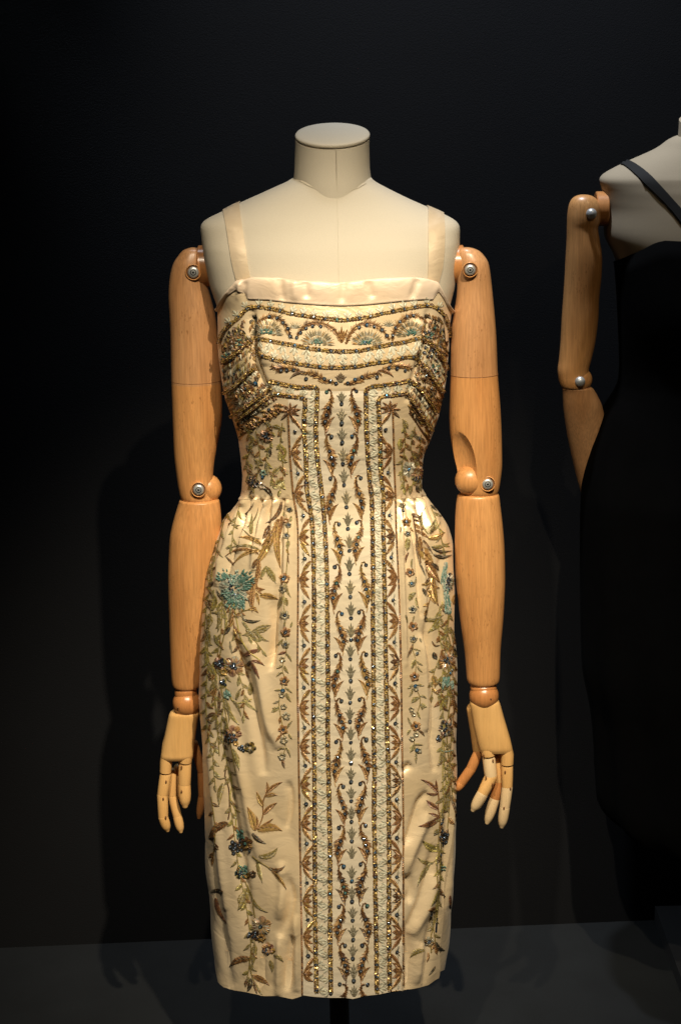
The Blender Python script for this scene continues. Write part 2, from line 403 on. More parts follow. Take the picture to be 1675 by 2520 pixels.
# left (as seen) upper arm
YL, YRr = 0.020, -0.025
rows = [(609, 470, 478), (611, 462, 487), (616, 450, 495), (626, 441, 501), (645, 428, 505), (670, 420, 508), (700, 416, 511), (733, 415, 519), (770, 417, 529), (811, 419, 535),
        (870, 420.5, 541), (942, 422, 545), (999, 424, 547), (1030, 425, 546), (1056, 426, 543), (1106, 428, 533), (1141, 431, 527), (1180, 436, 524), (1210, 441, 526), (1226, 446, 529), (1234, 455, 524)]
ua = limb([r for r in dens(rows, 3)], YL, .82, 'beech').build('upper_arm', man)
two_tone(ua, 936, 480, YL, 'beech_rose')
bolt(ua, 476, 670, YL - .0225, 14); bolt(ua, 489, 1205, YL - .0235, 13.5)
mb = MB()
def jointline(pts, y, parent, m='groove', r=.0005):
    mb = MB(); tube(mb, [P(u, v, yy) for u, v, yy in pts], [r] * len(pts), m, 6); mb.build('joint_line', parent)
def ring_line(parent, v, ul, ur, y, ratio, r=.0005, m='groove'):
    mb = MB(); a = P(ul, v, y); b = P(ur, v, y); c = (a + b) / 2; hw = (b - a).length / 2 - .0001; n = 40
    pts = [Vector((c.x + hw * math.cos(t), c.y - hw * ratio * math.sin(t), c.z)) for t in (math.pi * j / n for j in range(n + 1))]
    tube(mb, pts, [r] * len(pts), m, 6); mb.build('joint_line', parent)
ring_line(ua, 936, 422, 545, YL, .82, .00035)
# elbow ball left
mb = MB(); sphere(mb, P(510, 1202, YL + .004), .0212, 'beech', sz=(1, .95, 1)); mb.build('elbow_ball', man)
# shoulder joint discs
def hdisc(parent, u0, u1, v, y, r, mname, name='shoulder_joint'):
    a, b = P(u0, v, y), P(u1, v, y); mb = MB(); rr = []
    for x, rad in ((a.x, r * .94), (a.x + .0015, r), (b.x - .0015, r), (b.x, r * .94)):
        rr.append([Vector((x, a.y + rad * math.cos(t), a.z + rad * math.sin(t))) for t in (2 * math.pi * j / 32 for j in range(32))])
    mb.loft(rr, mname); return mb.build(name, parent, autosmooth=40)
hdisc(man, 488, 530, 655, YL + .005, .029, 'beech_red')
hdisc(man, 1104, 1140, 650, YRr + .012, .026, 'beech_red')
rows = [(1228, 449, 533), (1231, 442, 539), (1237, 440, 541), (1262, 432, 544), (1300, 422, 546), (1335, 417, 547), (1420, 414, 545), (1510, 416, 530), (1602, 419, 511), (1650, 421, 501), (1679, 423.5, 495), (1690, 427, 491), (1694, 433, 486)]
limb(dens(rows, 3), YL, .82, 'beech').build('forearm', man)

# right (as seen) arm
rows = [(609, 1138, 1154), (612, 1130, 1166), (619, 1124, 1180), (632, 1121, 1192), (648, 1120, 1201), (675, 1121, 1206), (701, 1124, 1209), (740, 1121, 1213), (795, 1112, 1218), (842, 1109, 1221),
        (921, 1108, 1224), (984, 1106, 1229), (1015, 1105, 1231), (1056, 1106, 1233), (1094, 1111, 1234), (1125, 1117, 1234.5), (1156, 1124, 1234), (1200, 1128, 1228), (1214, 1136, 1223), (1220, 1146, 1214)]
mbu = limb(dens(rows, 4), YRr, .80, 'beech', 44)
ub = mbu.build('upper_arm', man)
# scooped hollow above the elbow, cut out of the solid wood
cm = MB(); sphere(cm, P(1104, 1182, YRr - .040), 1.0, 'beech', 48, 30, (.0430, .040, .0800)); cutter = cm.build('cutter')
md = ub.modifiers.new('cut', 'BOOLEAN'); md.operation = 'DIFFERENCE'; md.object = cutter; md.solver = 'EXACT'
bpy.context.view_layer.update()
dg = bpy.context.evaluated_depsgraph_get(); nm = bpy.data.meshes.new_from_object(ub.evaluated_get(dg))
ub.modifiers.clear(); ub.data = nm; bpy.data.objects.remove(cutter)
bm = bmesh.new(); bm.from_mesh(nm)
for e in bm.edges:
    e.smooth = not (len(e.link_faces) == 2 and e.calc_face_angle(0) > R(35))
for f_ in bm.faces: f_.smooth = True
bm.to_mesh(nm); bm.free()
two_tone(ub, 921, 1160, YRr, 'beech_rose')
bolt(ub, 1156, 664, YRr - .0235, 13.5); bolt(ub, 1199, 1191, YRr - .0232, 13.5)
ring_line(ub, 921, 1108, 1224, YRr, .80)
mb = MB(); sphere(mb, P(1155, 1182, YRr - .008), .0212, 'beech', sz=(1, .9, 1)); mb.build('elbow_ball', man)
rows = [(1213, 1136, 1217), (1216, 1127, 1225), (1224, 1123.5, 1228), (1245, 1121, 1230.5), (1282, 1119, 1235), (1340, 1118.5, 1240), (1410, 1120, 1242), (1465, 1125, 1241), (1527, 1132, 1237.5), (1600, 1142, 1231), (1650, 1146.5, 1229.5), (1669, 1148, 1228.5), (1679, 1152, 1226), (1684, 1158, 1220)]
limb(dens(rows, 3), YRr, .80, 'beech').build('forearm', man)

def hand(parent, ball, ball_r, y, collar, palm, thick, fingers, pin, mname='beech_pale', collar_mat='beech_red', palm2=None):
    bp = P(*ball, y); mb = MB(); sphere(mb, bp, ball_r, 'beech_red' if collar_mat == 'beech_red' else collar_mat, 28, 16)
    wj = mb.build('wrist_ball', parent)
    mb = MB()
    limb_c = limb(collar, y, .85, collar_mat); limb_c.build('wrist_collar', parent)
    mb = MB(); q = P(*pin, y - ball_r * .93); sphere(mb, q, .0014, 'groove', 8, 6); mb.build('pin', wj)
    hd = palm.build('hand', parent, autosmooth=55)
    for f in fingers:
        mbf = MB(); segs = f['s']; n = len(segs) - 1
        for i in range(n):
            (u0, v0, w0, y0), (u1, v1, w1, y1) = segs[i], segs[i + 1]
            p0, p1 = P(u0, v0, y + y0), P(u1, v1, y + y1); s = .000566
            last = i == n - 1
            d = (p1 - p0)
            tip = [p0, p0 + d * .25, p0 + d * .5, p0 + d * .72, p0 + d * .88, p1] if last else [p0, p0 + d * .5, p0 + d * .93]
            rad = [w0 / 2 * s * k for k in (1, 1.02, 1.0, .9, .74, .46)] if last else [w0 / 2 * s, (w0 + w1) / 4 * s * 1.02, w1 / 2 * s]
            tube(mbf, tip, rad, f.get('m', [mname] * 5)[i], 16, .95, True, True)
        # joint pins
        fo = mbf.build('finger' if not f.get('thumb') else 'thumb', hd)
    return hd
def palm_mesh(rows, y, mname, ratio):
    """rows (v, ul, ur, yoff, thick)"""
    mb = MB(); rings = []
    for v, ul, ur, yo, th in catmull(rows, 4):
        a = P(ul, v, y + yo); b = P(ur, v, y + yo); c = (a + b) / 2; hw = (b - a).length / 2; ring = []
        for j in range(36):
            t = 2 * math.pi * j / 36; cs, sn = math.cos(t), math.sin(t)
            ring.append(Vector((c.x + hw * math.copysign(abs(cs) ** .8, cs), c.y - th * math.copysign(abs(sn) ** .8, sn), c.z)))
        rings.append(ring)
    mb.loft(rings, mname); return mb
# left hand
pm = palm_mesh([(1750, 424, 487, 0, .0165), (1756, 417, 491, 0, .0175), (1776, 412, 487, 0, .0175), (1815, 404, 481, -.001, .0165), (1845, 398, 478, -.002, .0155), (1858, 396, 476, -.003, .0145), (1866, 396, 474.5, -.003, .012)], YL, 'beech_pale', .5)
k1 = MB(); 
tube(pm, [P(420, 1780, YL - .001), P(414, 1830, YL - .002), P(409, 1875, YL - .004), P(407.5, 1900, YL - .005)], [.004, .0085, .0092, .0088], 'beech_pale', 20, 1.1, True, False)
tube(pm, [P(457, 1850, YL - .003), P(456.5, 1862, YL - .004), P(455.5, 1874, YL - .004)], [.0108, .0106, .0100], 'beech_pale', 20, 1.1, True, False)
W = 'beech_white'; Q = 'beech_pale'
hand(man, (460, 1730), .0212, YL, [(1690, 433, 486), (1700, 430, 485), (1712, 430, 486), (1716, 432, 484)], pm, .015,
     [{'s': [(455.5, 1880, 34, -.004), (454, 1932, 33, -.006), (456, 1983, 26, -.010)]},
      {'s': [(407.5, 1908, 31, -.005), (400, 1958, 29, -.009), (402, 2012, 27, -.014), (412, 2043, 23, -.014)]},
      {'s': [(424, 1900, 24, .012), (424, 1960, 24, .008), (437, 2010, 25, .004), (445, 2046, 20, .002)], 'm': [Q, Q, Q, Q]},
      {'s': [(438, 1890, 24, .016), (440, 1935, 24, .022), (434, 1965, 20, .026)]},
      {'s': [(478, 1830, 22, .020), (497, 1900, 24, .030), (498, 1960, 22, .034), (490, 2012, 16, .036)], 'thumb': True, 'm': ['beech_red'] * 4}], (438, 1741))
# right hand
pm = palm_mesh([(1722, 1160, 1222, 0, .0165), (1730, 1155, 1229, 0, .0175), (1765, 1160, 1239, 0, .0175), (1795, 1166, 1248, -.001, .017), (1820, 1172, 1255, -.002, .016), (1838, 1177, 1259, -.003, .0145), (1848, 1180, 1261, -.003, .012)], YRr, 'beech_pale', .5)
tube(pm, [P(1228, 1765, YRr - .001), P(1240, 1822, YRr - .002), P(1247, 1858, YRr - .004), P(1247, 1880, YRr - .005)], [.004, .0090, .0098, .0092], 'beech_pale', 20, 1.1, True, False)
tube(pm, [P(1199, 1835, YRr - .003), P(1200.5, 1846, YRr - .005), P(1201.5, 1857, YRr - .005)], [.0110, .0108, .0104], 'beech_pale', 20, 1.1, True, False)
# thumb-side edge of the palm, turned away
tube(pm, [P(1163, 1745, YRr + .012), P(1172, 1800, YRr + .018), P(1177, 1844, YRr + .018)], [.0095, .0095, .009], 'beech_pale', 16, 1.2, True, True)
hand(man, (1190, 1712), .0216, YRr, [(1682, 1160, 1219), (1690, 1156, 1221), (1698, 1158, 1222), (1702, 1160, 1219)], pm, .015,
     [{'s': [(1202, 1864, 34, -.005), (1207, 1912, 33, -.009), (1186, 1954, 30, -.014), (1164, 1993, 24, -.012)], 'm': [W, Q, W]},
      {'s': [(1247, 1888, 31, -.005), (1247, 1938, 29, -.008), (1241, 1988, 27, -.010), (1234, 2034, 22, -.008)], 'm': [Q, W, W]},
      {'s': [(1224, 1862, 28, .008), (1229, 1925, 28, .006), (1216, 1966, 28, .004), (1198, 2024, 23, .004)], 'm': [Q, 'beech_red', W]},
      {'s': [(1212, 1860, 26, .016), (1222, 1915, 26, .018), (1226, 1950, 22, .020)], 'm': ['beech_red', 'beech_red']},
      {'s': [(1178, 1848, 26, .014), (1158, 1893, 27, .010), (1133, 1928, 26, .008), (1118, 1944, 22, .006)], 'thumb': True, 'm': ['beech_red'] * 4}], (1207, 1720))
# little triangular notches and pins at the finger joints
for u, v, y in ((447, 1888, YL - .0150), (447, 1948, YL - .0165), (409, 1924, YL - .0150), (402, 1966, YL - .0180), (408, 2012, YL - .0225),
                (1212, 1872, YRr - .0150), (1195, 1914, YRr - .0190), (1211, 1931, YRr - .0200), (1242, 1900, YRr - .0145), (1255, 1941, YRr - .0155), (1239, 1989, YRr - .0175), (1189, 1860, YRr - .0160)):
    mb = MB(); sphere(mb, P(u, v, y), .0013, 'groove', 8, 6, (1, .6, 2.0)); mb.build('joint_pin', man)
# ------------------------------------------------------------------ the dress: cloth
DL = [(600, 498), (700, 512), (745, 535), (800, 537), (851, 536), (909, 543), (940, 547), (976, 555), (1022, 571), (1072, 586), (1110, 591), (1168, 597), (1206, 595), (1229, 590), (1241, 583), (1265, 566), (1287, 551), (1327, 536), (1381, 521), (1427, 511),
      (1480, 505), (1526, 499), (1557, 498.5), (1650, 498), (1750, 500), (1850, 502), (1944, 503), (1992, 507.5), (2071, 511), (2135, 514), (2228, 522), (2323, 528), (2360, 531)]
DR = [(600, 1133), (700, 1122), (766, 1112), (803, 1104), (844, 1104), (915, 1098), (938, 1095.5), (976, 1088), (1018, 1080), (1043, 1070), (1083, 1057), (1107, 1045), (1130, 1039), (1168, 1038), (1200, 1036), (1216, 1046), (1240, 1063), (1266, 1083), (1292, 1098), (1342, 1110),
      (1386, 1115), (1450, 1120), (1508, 1120), (1558, 1121), (1586, 1123), (1647, 1125), (1799, 1125), (1891, 1125), (1920, 1124), (2043, 1122), (2110, 1119), (2178, 1115), (2243, 1110), (2320, 1105), (2371, 1096)]
DD = [(600, .106, .09, 2.4), (700, .113, .09, 2.4), (760, .124, .09, 2.3), (850, .134, .09, 2.3), (950, .126, .09, 2.3), (1050, .108, .088, 2.3), (1130, .097, .085, 2.3), (1206, .093, .085, 2.3), (1241, .096, .09, 2.3), (1300, .104, .11, 2.3),
      (1400, .114, .128, 2.3), (1500, .118, .13, 2.35), (1700, .119, .126, 2.4), (2000, .121, .122, 2.4), (2360, .126, .125, 2.4)]
body_f = make_body(DL, DR, DD)
# creases and drapes: (amplitude mm, width px, polyline in photo pixels)
FOLDS = [
 # gathers fanning out of the waist seam, left hip
 (-3.5, 5, [(697, 1232), (694, 1290), (690, 1400), (688, 1470)]), (3.0, 7, [(706, 1240), (704, 1330), (702, 1450), (700, 1560)]), (-4, 8, [(684, 1440), (676, 1520), (672, 1580), (668, 1650)]),
 (3.5, 7, [(680, 1235), (676, 1290), (668, 1360)]), (-3.5, 5, [(666, 1232), (660, 1270), (648, 1330)]), (3.5, 7, [(655, 1235), (645, 1280), (632, 1340), (622, 1400)]), (-3.5, 6, [(643, 1234), (630, 1290), (612, 1350)]),
 (4.0, 7, [(630, 1232), (612, 1290), (590, 1360)]), (-4.5, 7, [(618, 1232), (598, 1290), (570, 1360), (552, 1420)]), (4.5, 8, [(600, 1234), (575, 1290), (548, 1360), (532, 1440)]),
 (-4, 7, [(590, 1240), (562, 1300), (538, 1370)]),
 # right hip
 (-3.5, 5, [(1000, 1232), (1012, 1290), (1026, 1350), (1032, 1440), (1036, 1520)]), (3.5, 6, [(1010, 1236), (1024, 1300), (1037, 1370), (1040, 1470), (1046, 1560)]), (-3.2, 5, [(1024, 1232), (1034, 1270), (1042, 1310)]),
 (3.5, 7, [(1034, 1232), (1048, 1275), (1058, 1310)]), (-3.2, 5, [(1042, 1225), (1060, 1262), (1078, 1310)]), (3.0, 5, [(984, 1236), (985, 1330), (990, 1500), (994, 1640)]), (-2.4, 4, [(992, 1236), (996, 1330), (1003, 1430)]),
 (-4.5, 9, [(1046, 1500), (1050, 1600), (1060, 1680), (1066, 1800), (1070, 1900)]), (4, 12, [(1034, 1560), (1040, 1680), (1048, 1800)]), (-2, 8, [(1088, 1360), (1085, 1420), (1090, 1500)]),
 # long soft folds, left skirt
 (-4, 12, [(575, 1560), (600, 1660), (625, 1760), (642, 1850), (650, 1905)]), (4.0, 14, [(620, 1580), (645, 1680), (665, 1780), (690, 1840)]), (-3.5, 9, [(668, 1470), (668, 1560), (664, 1640)]),
 (3.5, 14, [(560, 1760), (590, 1880), (620, 2010), (640, 2120)]), (-4, 13, [(540, 1800), (556, 1920), (580, 2040), (600, 2180), (612, 2300)]), (3.5, 12, [(520, 1800), (524, 1950), (540, 2100), (552, 2240)]), (-3, 12, [(528, 2060), (540, 2200), (552, 2330), (570, 2430)]),
 (-2.5, 7, [(707, 1925), (714, 1960), (712, 2000), (704, 2040)]), (-3.5, 11, [(700, 2150), (716, 2200), (712, 2250), (690, 2300)]), (3, 12, [(690, 2120), (700, 2190), (690, 2260)]),
 (-3.5, 9, [(724, 2300), (712, 2360), (705, 2440)]), (3.2, 10, [(690, 2300), (688, 2380), (684, 2450)]), (3, 9, [(728, 2250), (732, 2340), (730, 2440)]), (-2.5, 12, [(650, 2300), (640, 2380), (632, 2450)]),
 # right skirt
 (-3.6, 9, [(1052, 1950), (1030, 1975), (1018, 2020), (1005, 2060), (985, 2085)]), (3.4, 12, [(1050, 2000), (1030, 2050), (1005, 2110), (992, 2150)]), (-3.2, 10, [(1065, 2080), (1052, 2150), (1028, 2230), (1005, 2280), (985, 2300)]),
 (3.2, 13, [(1070, 2150), (1040, 2240), (1010, 2300)]), (-3.5, 10, [(998, 2290), (1005, 2330), (1002, 2400), (1000, 2440)]), (3.2, 10, [(985, 2300), (986, 2380), (984, 2440)]), (-3, 10, [(1066, 2240), (1050, 2330), (1040, 2420)]), (3, 12, [(1035, 2320), (1028, 2420)]),
 (-3, 8, [(986, 1900), (998, 1890), (1010, 1880)]), (-3.2, 10, [(1000, 2150), (1010, 2190), (1002, 2220)]), (-3.2, 9, [(1100, 1950), (1095, 2100), (1085, 2230)]), (3, 9, [(1110, 1950), (1106, 2100), (1098, 2230)]),
 # neckline band ripples and bodice
 (-1.6, 9, [(690, 690), (697, 742)]), (-1.8, 9, [(752, 700), (757, 735)]), (1.6, 10, [(725, 695), (728, 740)]), (-1.4, 8, [(845, 700), (840, 745)]), (-1.4, 9, [(905, 700), (915, 735)]), (-1.8, 8, [(1022, 695), (1010, 735)]), (2, 6, [(592, 700), (583, 740)]), (-2, 6, [(604, 700), (600, 740)]),
 # bust dart at the left, where the beading folds round
 (-5, 9, [(620, 770), (622, 860), (640, 930), (668, 985)]), (3, 16, [(650, 800), (655, 900)]), (3, 16, [(1030, 800), (1025, 880)]), (-3, 8, [(1052, 770), (1040, 860), (1020, 930), (1000, 990)]),
]
def seg_d(px, py, ax, ay, bx, by):
    dx, dy = bx - ax, by - ay; L = dx * dx + dy * dy; t = max(0, min(1, ((px - ax) * dx + (py - ay) * dy) / L))
    return math.hypot(px - ax - dx * t, py - ay - dy * t), t
def smooth_poly(p):
    return catmull(p, 3) if len(p) > 2 else p
FP = []
for amp, wd, pl in FOLDS:
    pl = smooth_poly(pl); xs = [p[0] for p in pl]; ys = [p[1] for p in pl]; m = wd * 2.6
    FP.append((amp, wd, pl, min(xs) - m, max(xs) + m, min(ys) - m, max(ys) + m))
def fold_disp(u, v):
    s = 0
    for amp, wd, pl, xa, xb, ya, yb in FP:
        if u < xa or u > xb or v < ya or v > yb: continue
        best = 1e9; bt = 0; n = len(pl) - 1
        for i in range(n):
            d, t = seg_d(u, v, *pl[i], *pl[i + 1])
            if d < best: best = d; bt = (i + t) / n
        if best < wd * 2.6:
            e = min(1, bt / .18 if v > 1245 or pl[0][1] > 1245 else 1, (1 - bt) / .25); e = max(0, e)
            s += amp * math.exp(-(best / wd) ** 2) * (0.25 + .75 * e if e > 0 else 0) * (1 if e > .02 else e * 50)
    return s
def seam_u(v, side):   # the piped edges of the centre panel
    if side < 0: return interp([(940, 709), (1011, 709), (1120, 714), (1220, 722), (1260, 730), (1300, 733), (1400, 734), (1620, 732), (1700, 732), (1860, 735), (2000, 738), (2100, 739), (2300, 742), (2480, 744)], v)
    return interp([(940, 962), (1005, 965), (1060, 967), (1150, 969), (1220, 972), (1300, 974), (1400, 979), (1500, 983), (1620, 986), (1800, 988), (1900, 990), (2000, 991.5), (2200, 991.5), (2480, 992)], v)
def dress_pt(phi, z, off=0.0):
    p = body_f(phi, z, off)
    u, v = proj(p)
    if math.sin(phi) > -0.15:
        inpanel = seam_u(v, -1) + 4 < u < seam_u(v, 1) - 4 and v > 960
        d = fold_disp(u, v) * (2.0e-3 if v > 1400 else 2.0e-3 if v > 780 else 0.8e-3)
        if inpanel: d = noise.noise(Vector((p.x * 26, 0, p.z * 150))) * .0007 + noise.noise(Vector((p.x * 9, 3, p.z * 14))) * .0012
        else:
            if v > 1260: d += (noise.noise(Vector((p.x * 20 + 7, p.y * 8, p.z * 7))) * .0050 + abs(noise.noise(Vector((p.x * 16 + p.z * 6, p.y * 5, p.z * 9 - p.x * 5)))) * .0050) * .85 * min(1, (v - 1260) / 140)
            if 1222 < v < 1360 and math.sin(phi) > .05: d += math.sin(u * .40 + 2.2 * math.sin(u * .05) + (v - 1228) * .012 * (1 if u < 840 else -1)) * .0015 * (1 - (v - 1222) / 138)
            d += noise.noise(Vector((p.x * 40, p.y * 40, p.z * 30))) * .0004
    else:
        d = math.sin(phi * 17 + 3 * p.z) * .003 if v > 1260 else 0
    c = body_f(phi, z, off + .01) - p
    return p + c.normalized() * d
TOPC = [(536, 760), (543, 745), (549, 736), (570, 708), (584, 692), (596, 689), (605, 690), (619, 684), (650, 683), (684, 685), (747, 693), (790, 693.5), (826, 697), (848, 696), (884, 691), (940, 686), (1010, 684), (1045, 687), (1062, 692), (1075, 696), (1083, 713), (1096, 742), (1104, 755), (1115, 770)]
WAISTC = [(585, 1229), (640, 1228), (715, 1228), (975, 1228), (1040, 1224), (1056, 1214)]
HEMC = [(526, 2335), (531, 2365), (536, 2392), (543, 2416), (556, 2428), (579, 2436), (608, 2441), (646, 2449), (681, 2449), (701, 2453), (721, 2457), (745, 2449), (775, 2453), (810, 2455), (845, 2455), (868, 2458), (900, 2450), (930, 2447), (958, 2441), (1000, 2436), (1030, 2429), (1050, 2423), (1071, 2408), (1110, 2390)]
def solve_z(phi, curve, vlo, vhi, seed=0):
    lo, hi = P(815, vhi, 0).z - .12, P(815, vlo, 0).z + .12
    for _ in range(22):
        m = (lo + hi) / 2; u, v = proj(body_f(phi, m))
        if v > interp(curve, u): lo = m
        else: hi = m
    return (lo + hi) / 2
def curve_tab(curve, vlo, vhi, sideL, sideR, n=160):
    """z of an edge curve by angle; behind, it runs level between the two sides"""
    tab = []
    zs = [solve_z(math.pi * i / n, curve, vlo, vhi) for i in range(n + 1)]
    def f(phi):
        phi %= 2 * math.pi
        if phi <= math.pi:
            k = phi / math.pi * n; i = min(int(k), n - 1); return zs[i] + (zs[i + 1] - zs[i]) * (k - i)
        t = (phi - math.pi) / math.pi; return zs[n] + (zs[0] - zs[n]) * t
    return f
topz = curve_tab(TOPC, 600, 800, 0, 0); waistz = curve_tab(WAISTC, 1150, 1300, 0, 0); hemz = curve_tab(HEMC, 2250, 2500, 0, 0)

dress = root('cocktail_dress', (base.x, 0, P(815, 2360, 0).z), 'ivory satin sleeveless dress covered in gold, bronze and turquoise beaded embroidery', 'dress')
SEG = 360
def sheet(phis, za, zb, nr, mname, off=0.0, name='', inner=True, disp=True):
    mb = MB(); rows = []
    for i in range(nr + 1):
        t = i / nr
        rows.append([dress_pt(ph, za(ph) + (zb(ph) - za(ph)) * t, off) for ph in phis])
    mb.grid(rows, mname)
    if inner:   # turned-back hem facing
        last = rows[-1]; inn = []
        for k in range(3):
            inn.append([Vector((q.x * (1 - .010) + base.x * .0, q.y * (1 - .014), q.z + (.0 if k == 0 else k * .03))) for q in last])
        mb.grid([last] + inn, mname)
    return mb
full = [2 * math.pi * i / SEG for i in range(SEG + 1)]
bod = sheet(full, topz, waistz, 120, 'satin', 0.0, inner=False)
BAND_LO = [(536, 768), (545, 752), (560, 728), (584, 712), (600, 722), (613, 737), (660, 738), (715, 745), (790, 751), (840, 753), (905, 750), (980, 742), (1040, 737), (1062, 738), (1076, 716), (1090, 735), (1104, 763), (1115, 778)]
bandz = curve_tab(BAND_LO, 640, 860, 0, 0)
# skirt: front piece and back piece with a slit between them low on the right side
SLIT = [(1225, 1300), (1300, 1108), (1400, 1110), (1450, 1111), (1600, 1113), (1800, 1113), (1900, 1110), (2050, 1100), (2200, 1082), (2300, 1075), (2420, 1070)]
def slit_phi(v):
    z = P(1090, v, 0).z; lo, hi = 0.0, 0.9; ut = interp(SLIT, v)
    for _ in range(18):
        m = (lo + hi) / 2; u, vv = proj(body_f(m, z))
        if u > ut: lo = m
        else: hi = m
    return (lo + hi) / 2
slt = [(v, slit_phi(v)) for v in range(1230, 2430, 30)]
mb = MB(); rows = []; nr = 230; NP = 300
for i in range(nr + 1):
    t = i / nr; row = []
    vv = 1228 + (2380 - 1228) * t; p0 = interp(slt, vv) if vv > 1300 else .05 + (interp(slt, 1300) - .05) * (vv - 1228) / 72
    for j in range(NP + 1):
        ph = p0 + (math.pi + .6 - p0) * j / NP
        za, zb = waistz(ph) - .0005, hemz(ph)
        row.append(dress_pt(ph, za + (zb - za) * t, .0022 * min(1, t * 12)))
    rows.append(row)
mb.grid(rows, 'satin')
last = rows[-1]; ctr = Vector((sum(q.x for q in last) / len(last), 0, 0))
def shrink(q, m, dz): 
    d = Vector((q.x - ctr.x, q.y, 0)).normalized(); return Vector((q.x - d.x * m, q.y - d.y * m, q.z + dz))
mb.grid([last, [shrink(q, .0012, -.0004) for q in last], [shrink(q, .003, .0006) for q in last], [shrink(q, .004, .06) for q in last]], 'satin')
# the slit edge is folded under too
ed = [r[0] for r in rows]
mb.grid([ed, [shrink(q, .0022, 0) for q in ed]], 'satin')
skirt_mb = mb
bodice = bod.build('bodice', dress)
skirt = skirt_mb.build('skirt', dress)
backhem = P(1080, 2384, 0).z
phis = [-(math.pi - .2) + (math.pi - .2 + .62) * i / 200 for i in range(201)]
mb = MB(); rows = []
for i in range(121):
    t = i / 120; rows.append([dress_pt(ph, waistz(ph) - .001 + (max(backhem, hemz(ph) + .008 if 0 < ph < 1.5 else backhem) - waistz(ph)) * t, -.0012 - .0015 * t) for ph in phis])
mb.grid(rows, 'satin'); last = rows[-1]
mb.grid([last, [shrink(q, .0012, -.0004) for q in last], [shrink(q, .003, .0006) for q in last], [shrink(q, .004, .05) for q in last]], 'satin')
back_mb = mb; mb.build('back_panel', dress)
tree0 = BVHTree.FromPolygons([Vector(p) for p in bod.v + skirt_mb.v], bod.f + [tuple(i + len(bod.v) for i in f) for f in skirt_mb.f])

# centre panel laid over the seam, proud of the cloth, with stitched piping along both edges
mb = MB(); rows = []
hemv = lambda u: interp(HEMC, u) + 1.2
for i in range(301):
    t = i / 300; row = []
    for j in range(33):
        s = j / 32; v = 962 + (2455 - 962) * t
        u = seam_u(v, -1) * (1 - s) + seam_u(v, 1) * s; vt = 962 + (hemv(u) - 962) * t
        q, n = cast(tree0, u, min(vt, interp(HEMC, u) - 2.5))
        if vt > interp(HEMC, u) - 2.5: q = q + Vector((0, 0, -.0012))
        e = min(1, min(s, 1 - s) / .015)
        pk = .0004 * math.sin(i * 1.9 + math.sin(j * .7) * 1.2) * noise.noise(Vector((j * .12, i * .09, 0)))
        row.append(q + n * ((.0004 + .0011 * e) * min(1, .2 + t * 60) + pk))
    rows.append(row)
mb.grid(rows, 'satin_panel'); panel_mb = mb
edge = []
mb.build('front_panel', dress)
# neckline band, a folded strip standing a little off the bodice
mb = MB(); rows = []
bphi = [math.pi * (-.02 + 1.04 * i / 240) for i in range(241)]
for i in range(15):
    t = i / 14; row = []
    for ph in bphi:
        za, zb = topz(ph) + .0012, bandz(ph); z = za + (zb - za) * t
        off = .0022 * math.sin(math.pi * min(1, t * 1.1) ** .8) + .0016
        u, v = proj(body_f(ph, z)); row.append(dress_pt(ph, z, off) + Vector((0, -fold_disp(u, v) * .0012, 0)))
    rows.append(row)
mb.grid([[q + Vector((0, .0035, -.006)) for q in rows[0]], [q + Vector((0, .0022, -.0006)) for q in rows[0]]] + rows + [[q + Vector((0, .003, .0002)) for q in rows[-1]]], 'satin_band')
band_mb = mb; mb.build('neckline_band', dress)
# armhole flap sticking out under the right arm
q0 = [P(1100, 742, -.02), P(1113, 764, -.02), P(1112, 772, -.02), P(1105, 800, -.03), P(1101, 838, -.035)]
q1 = [P(1088, 745, -.055), P(1090, 770, -.055), P(1092, 790, -.06), P(1094, 810, -.06), P(1096, 840, -.06)]
mb = MB(); mb.grid([q1, [(a + b) / 2 + Vector((.002, -.002, 0)) for a, b in zip(q0, q1)], q0, [p + Vector((-.0005, .002, 0)) for p in q0], [p + Vector((-.006, .03, 0)) for p in q0]], 'satin'); mb.build('armhole_facing', dress)

# shoulder straps
def strap(le, re, side):
    le = catmull(le, 5); re = catmull(re, 5); rows = []
    for (ul, vl), (ur, vr) in zip(le, re):
        row = []
        for k in range(7):
            s = k / 6; u, v = ul * (1 - s) + ur * s, vl * (1 - s) + vr * s
            q, n = cast(tbm, u, v); row.append(q + n * (.0022 + .0006 * math.sin(math.pi * s)))
        rows.append(row)
    # carry it over the shoulder and down behind
    top = rows[0]; back = []
    for st in range(1, 13):
        row = []
        for q in top:
            y = q.y + st * .011; hit = tbm.ray_cast(Vector((q.x, y, q.z + .3)), Vector((0, 0, -1)))
            z = (hit[0].z + .0026) if hit[0] is not None and st < 11 else (back[-1][len(row)].z - .02)
            row.append(Vector((q.x - side * .0004 * st, y, z)))
        back.append(row)
    rows = back[::-1] + rows
    under = [[q + Vector((0, .0016 if i > 12 else 0, -.0012)) for q in r] for i, r in enumerate(rows)]
    mb = MB(); mb.grid(rows, 'satin_strap')
    mb.grid([[r[0] for r in rows], [r[0] for r in under]], 'satin_strap'); mb.grid([[r[-1] for r in rows], [r[-1] for r in under]], 'satin_strap')
    mb.build('shoulder_strap', dress)
strap([(548, 511), (552, 530), (559, 565), (566, 610), (573, 650), (580, 678), (586, 700)], [(590, 500), (593, 530), (599, 570), (606, 615), (612, 655), (616, 676), (619, 700)], -1)
strap([(1051.5, 511), (1052, 545), (1052, 580), (1052, 620), (1051.5, 655), (1050, 680), (1049, 700)], [(1090, 526), (1092, 550), (1092, 580), (1090.5, 620), (1086, 660), (1078, 690), (1074, 702)], 1)
allv = []; allf = []
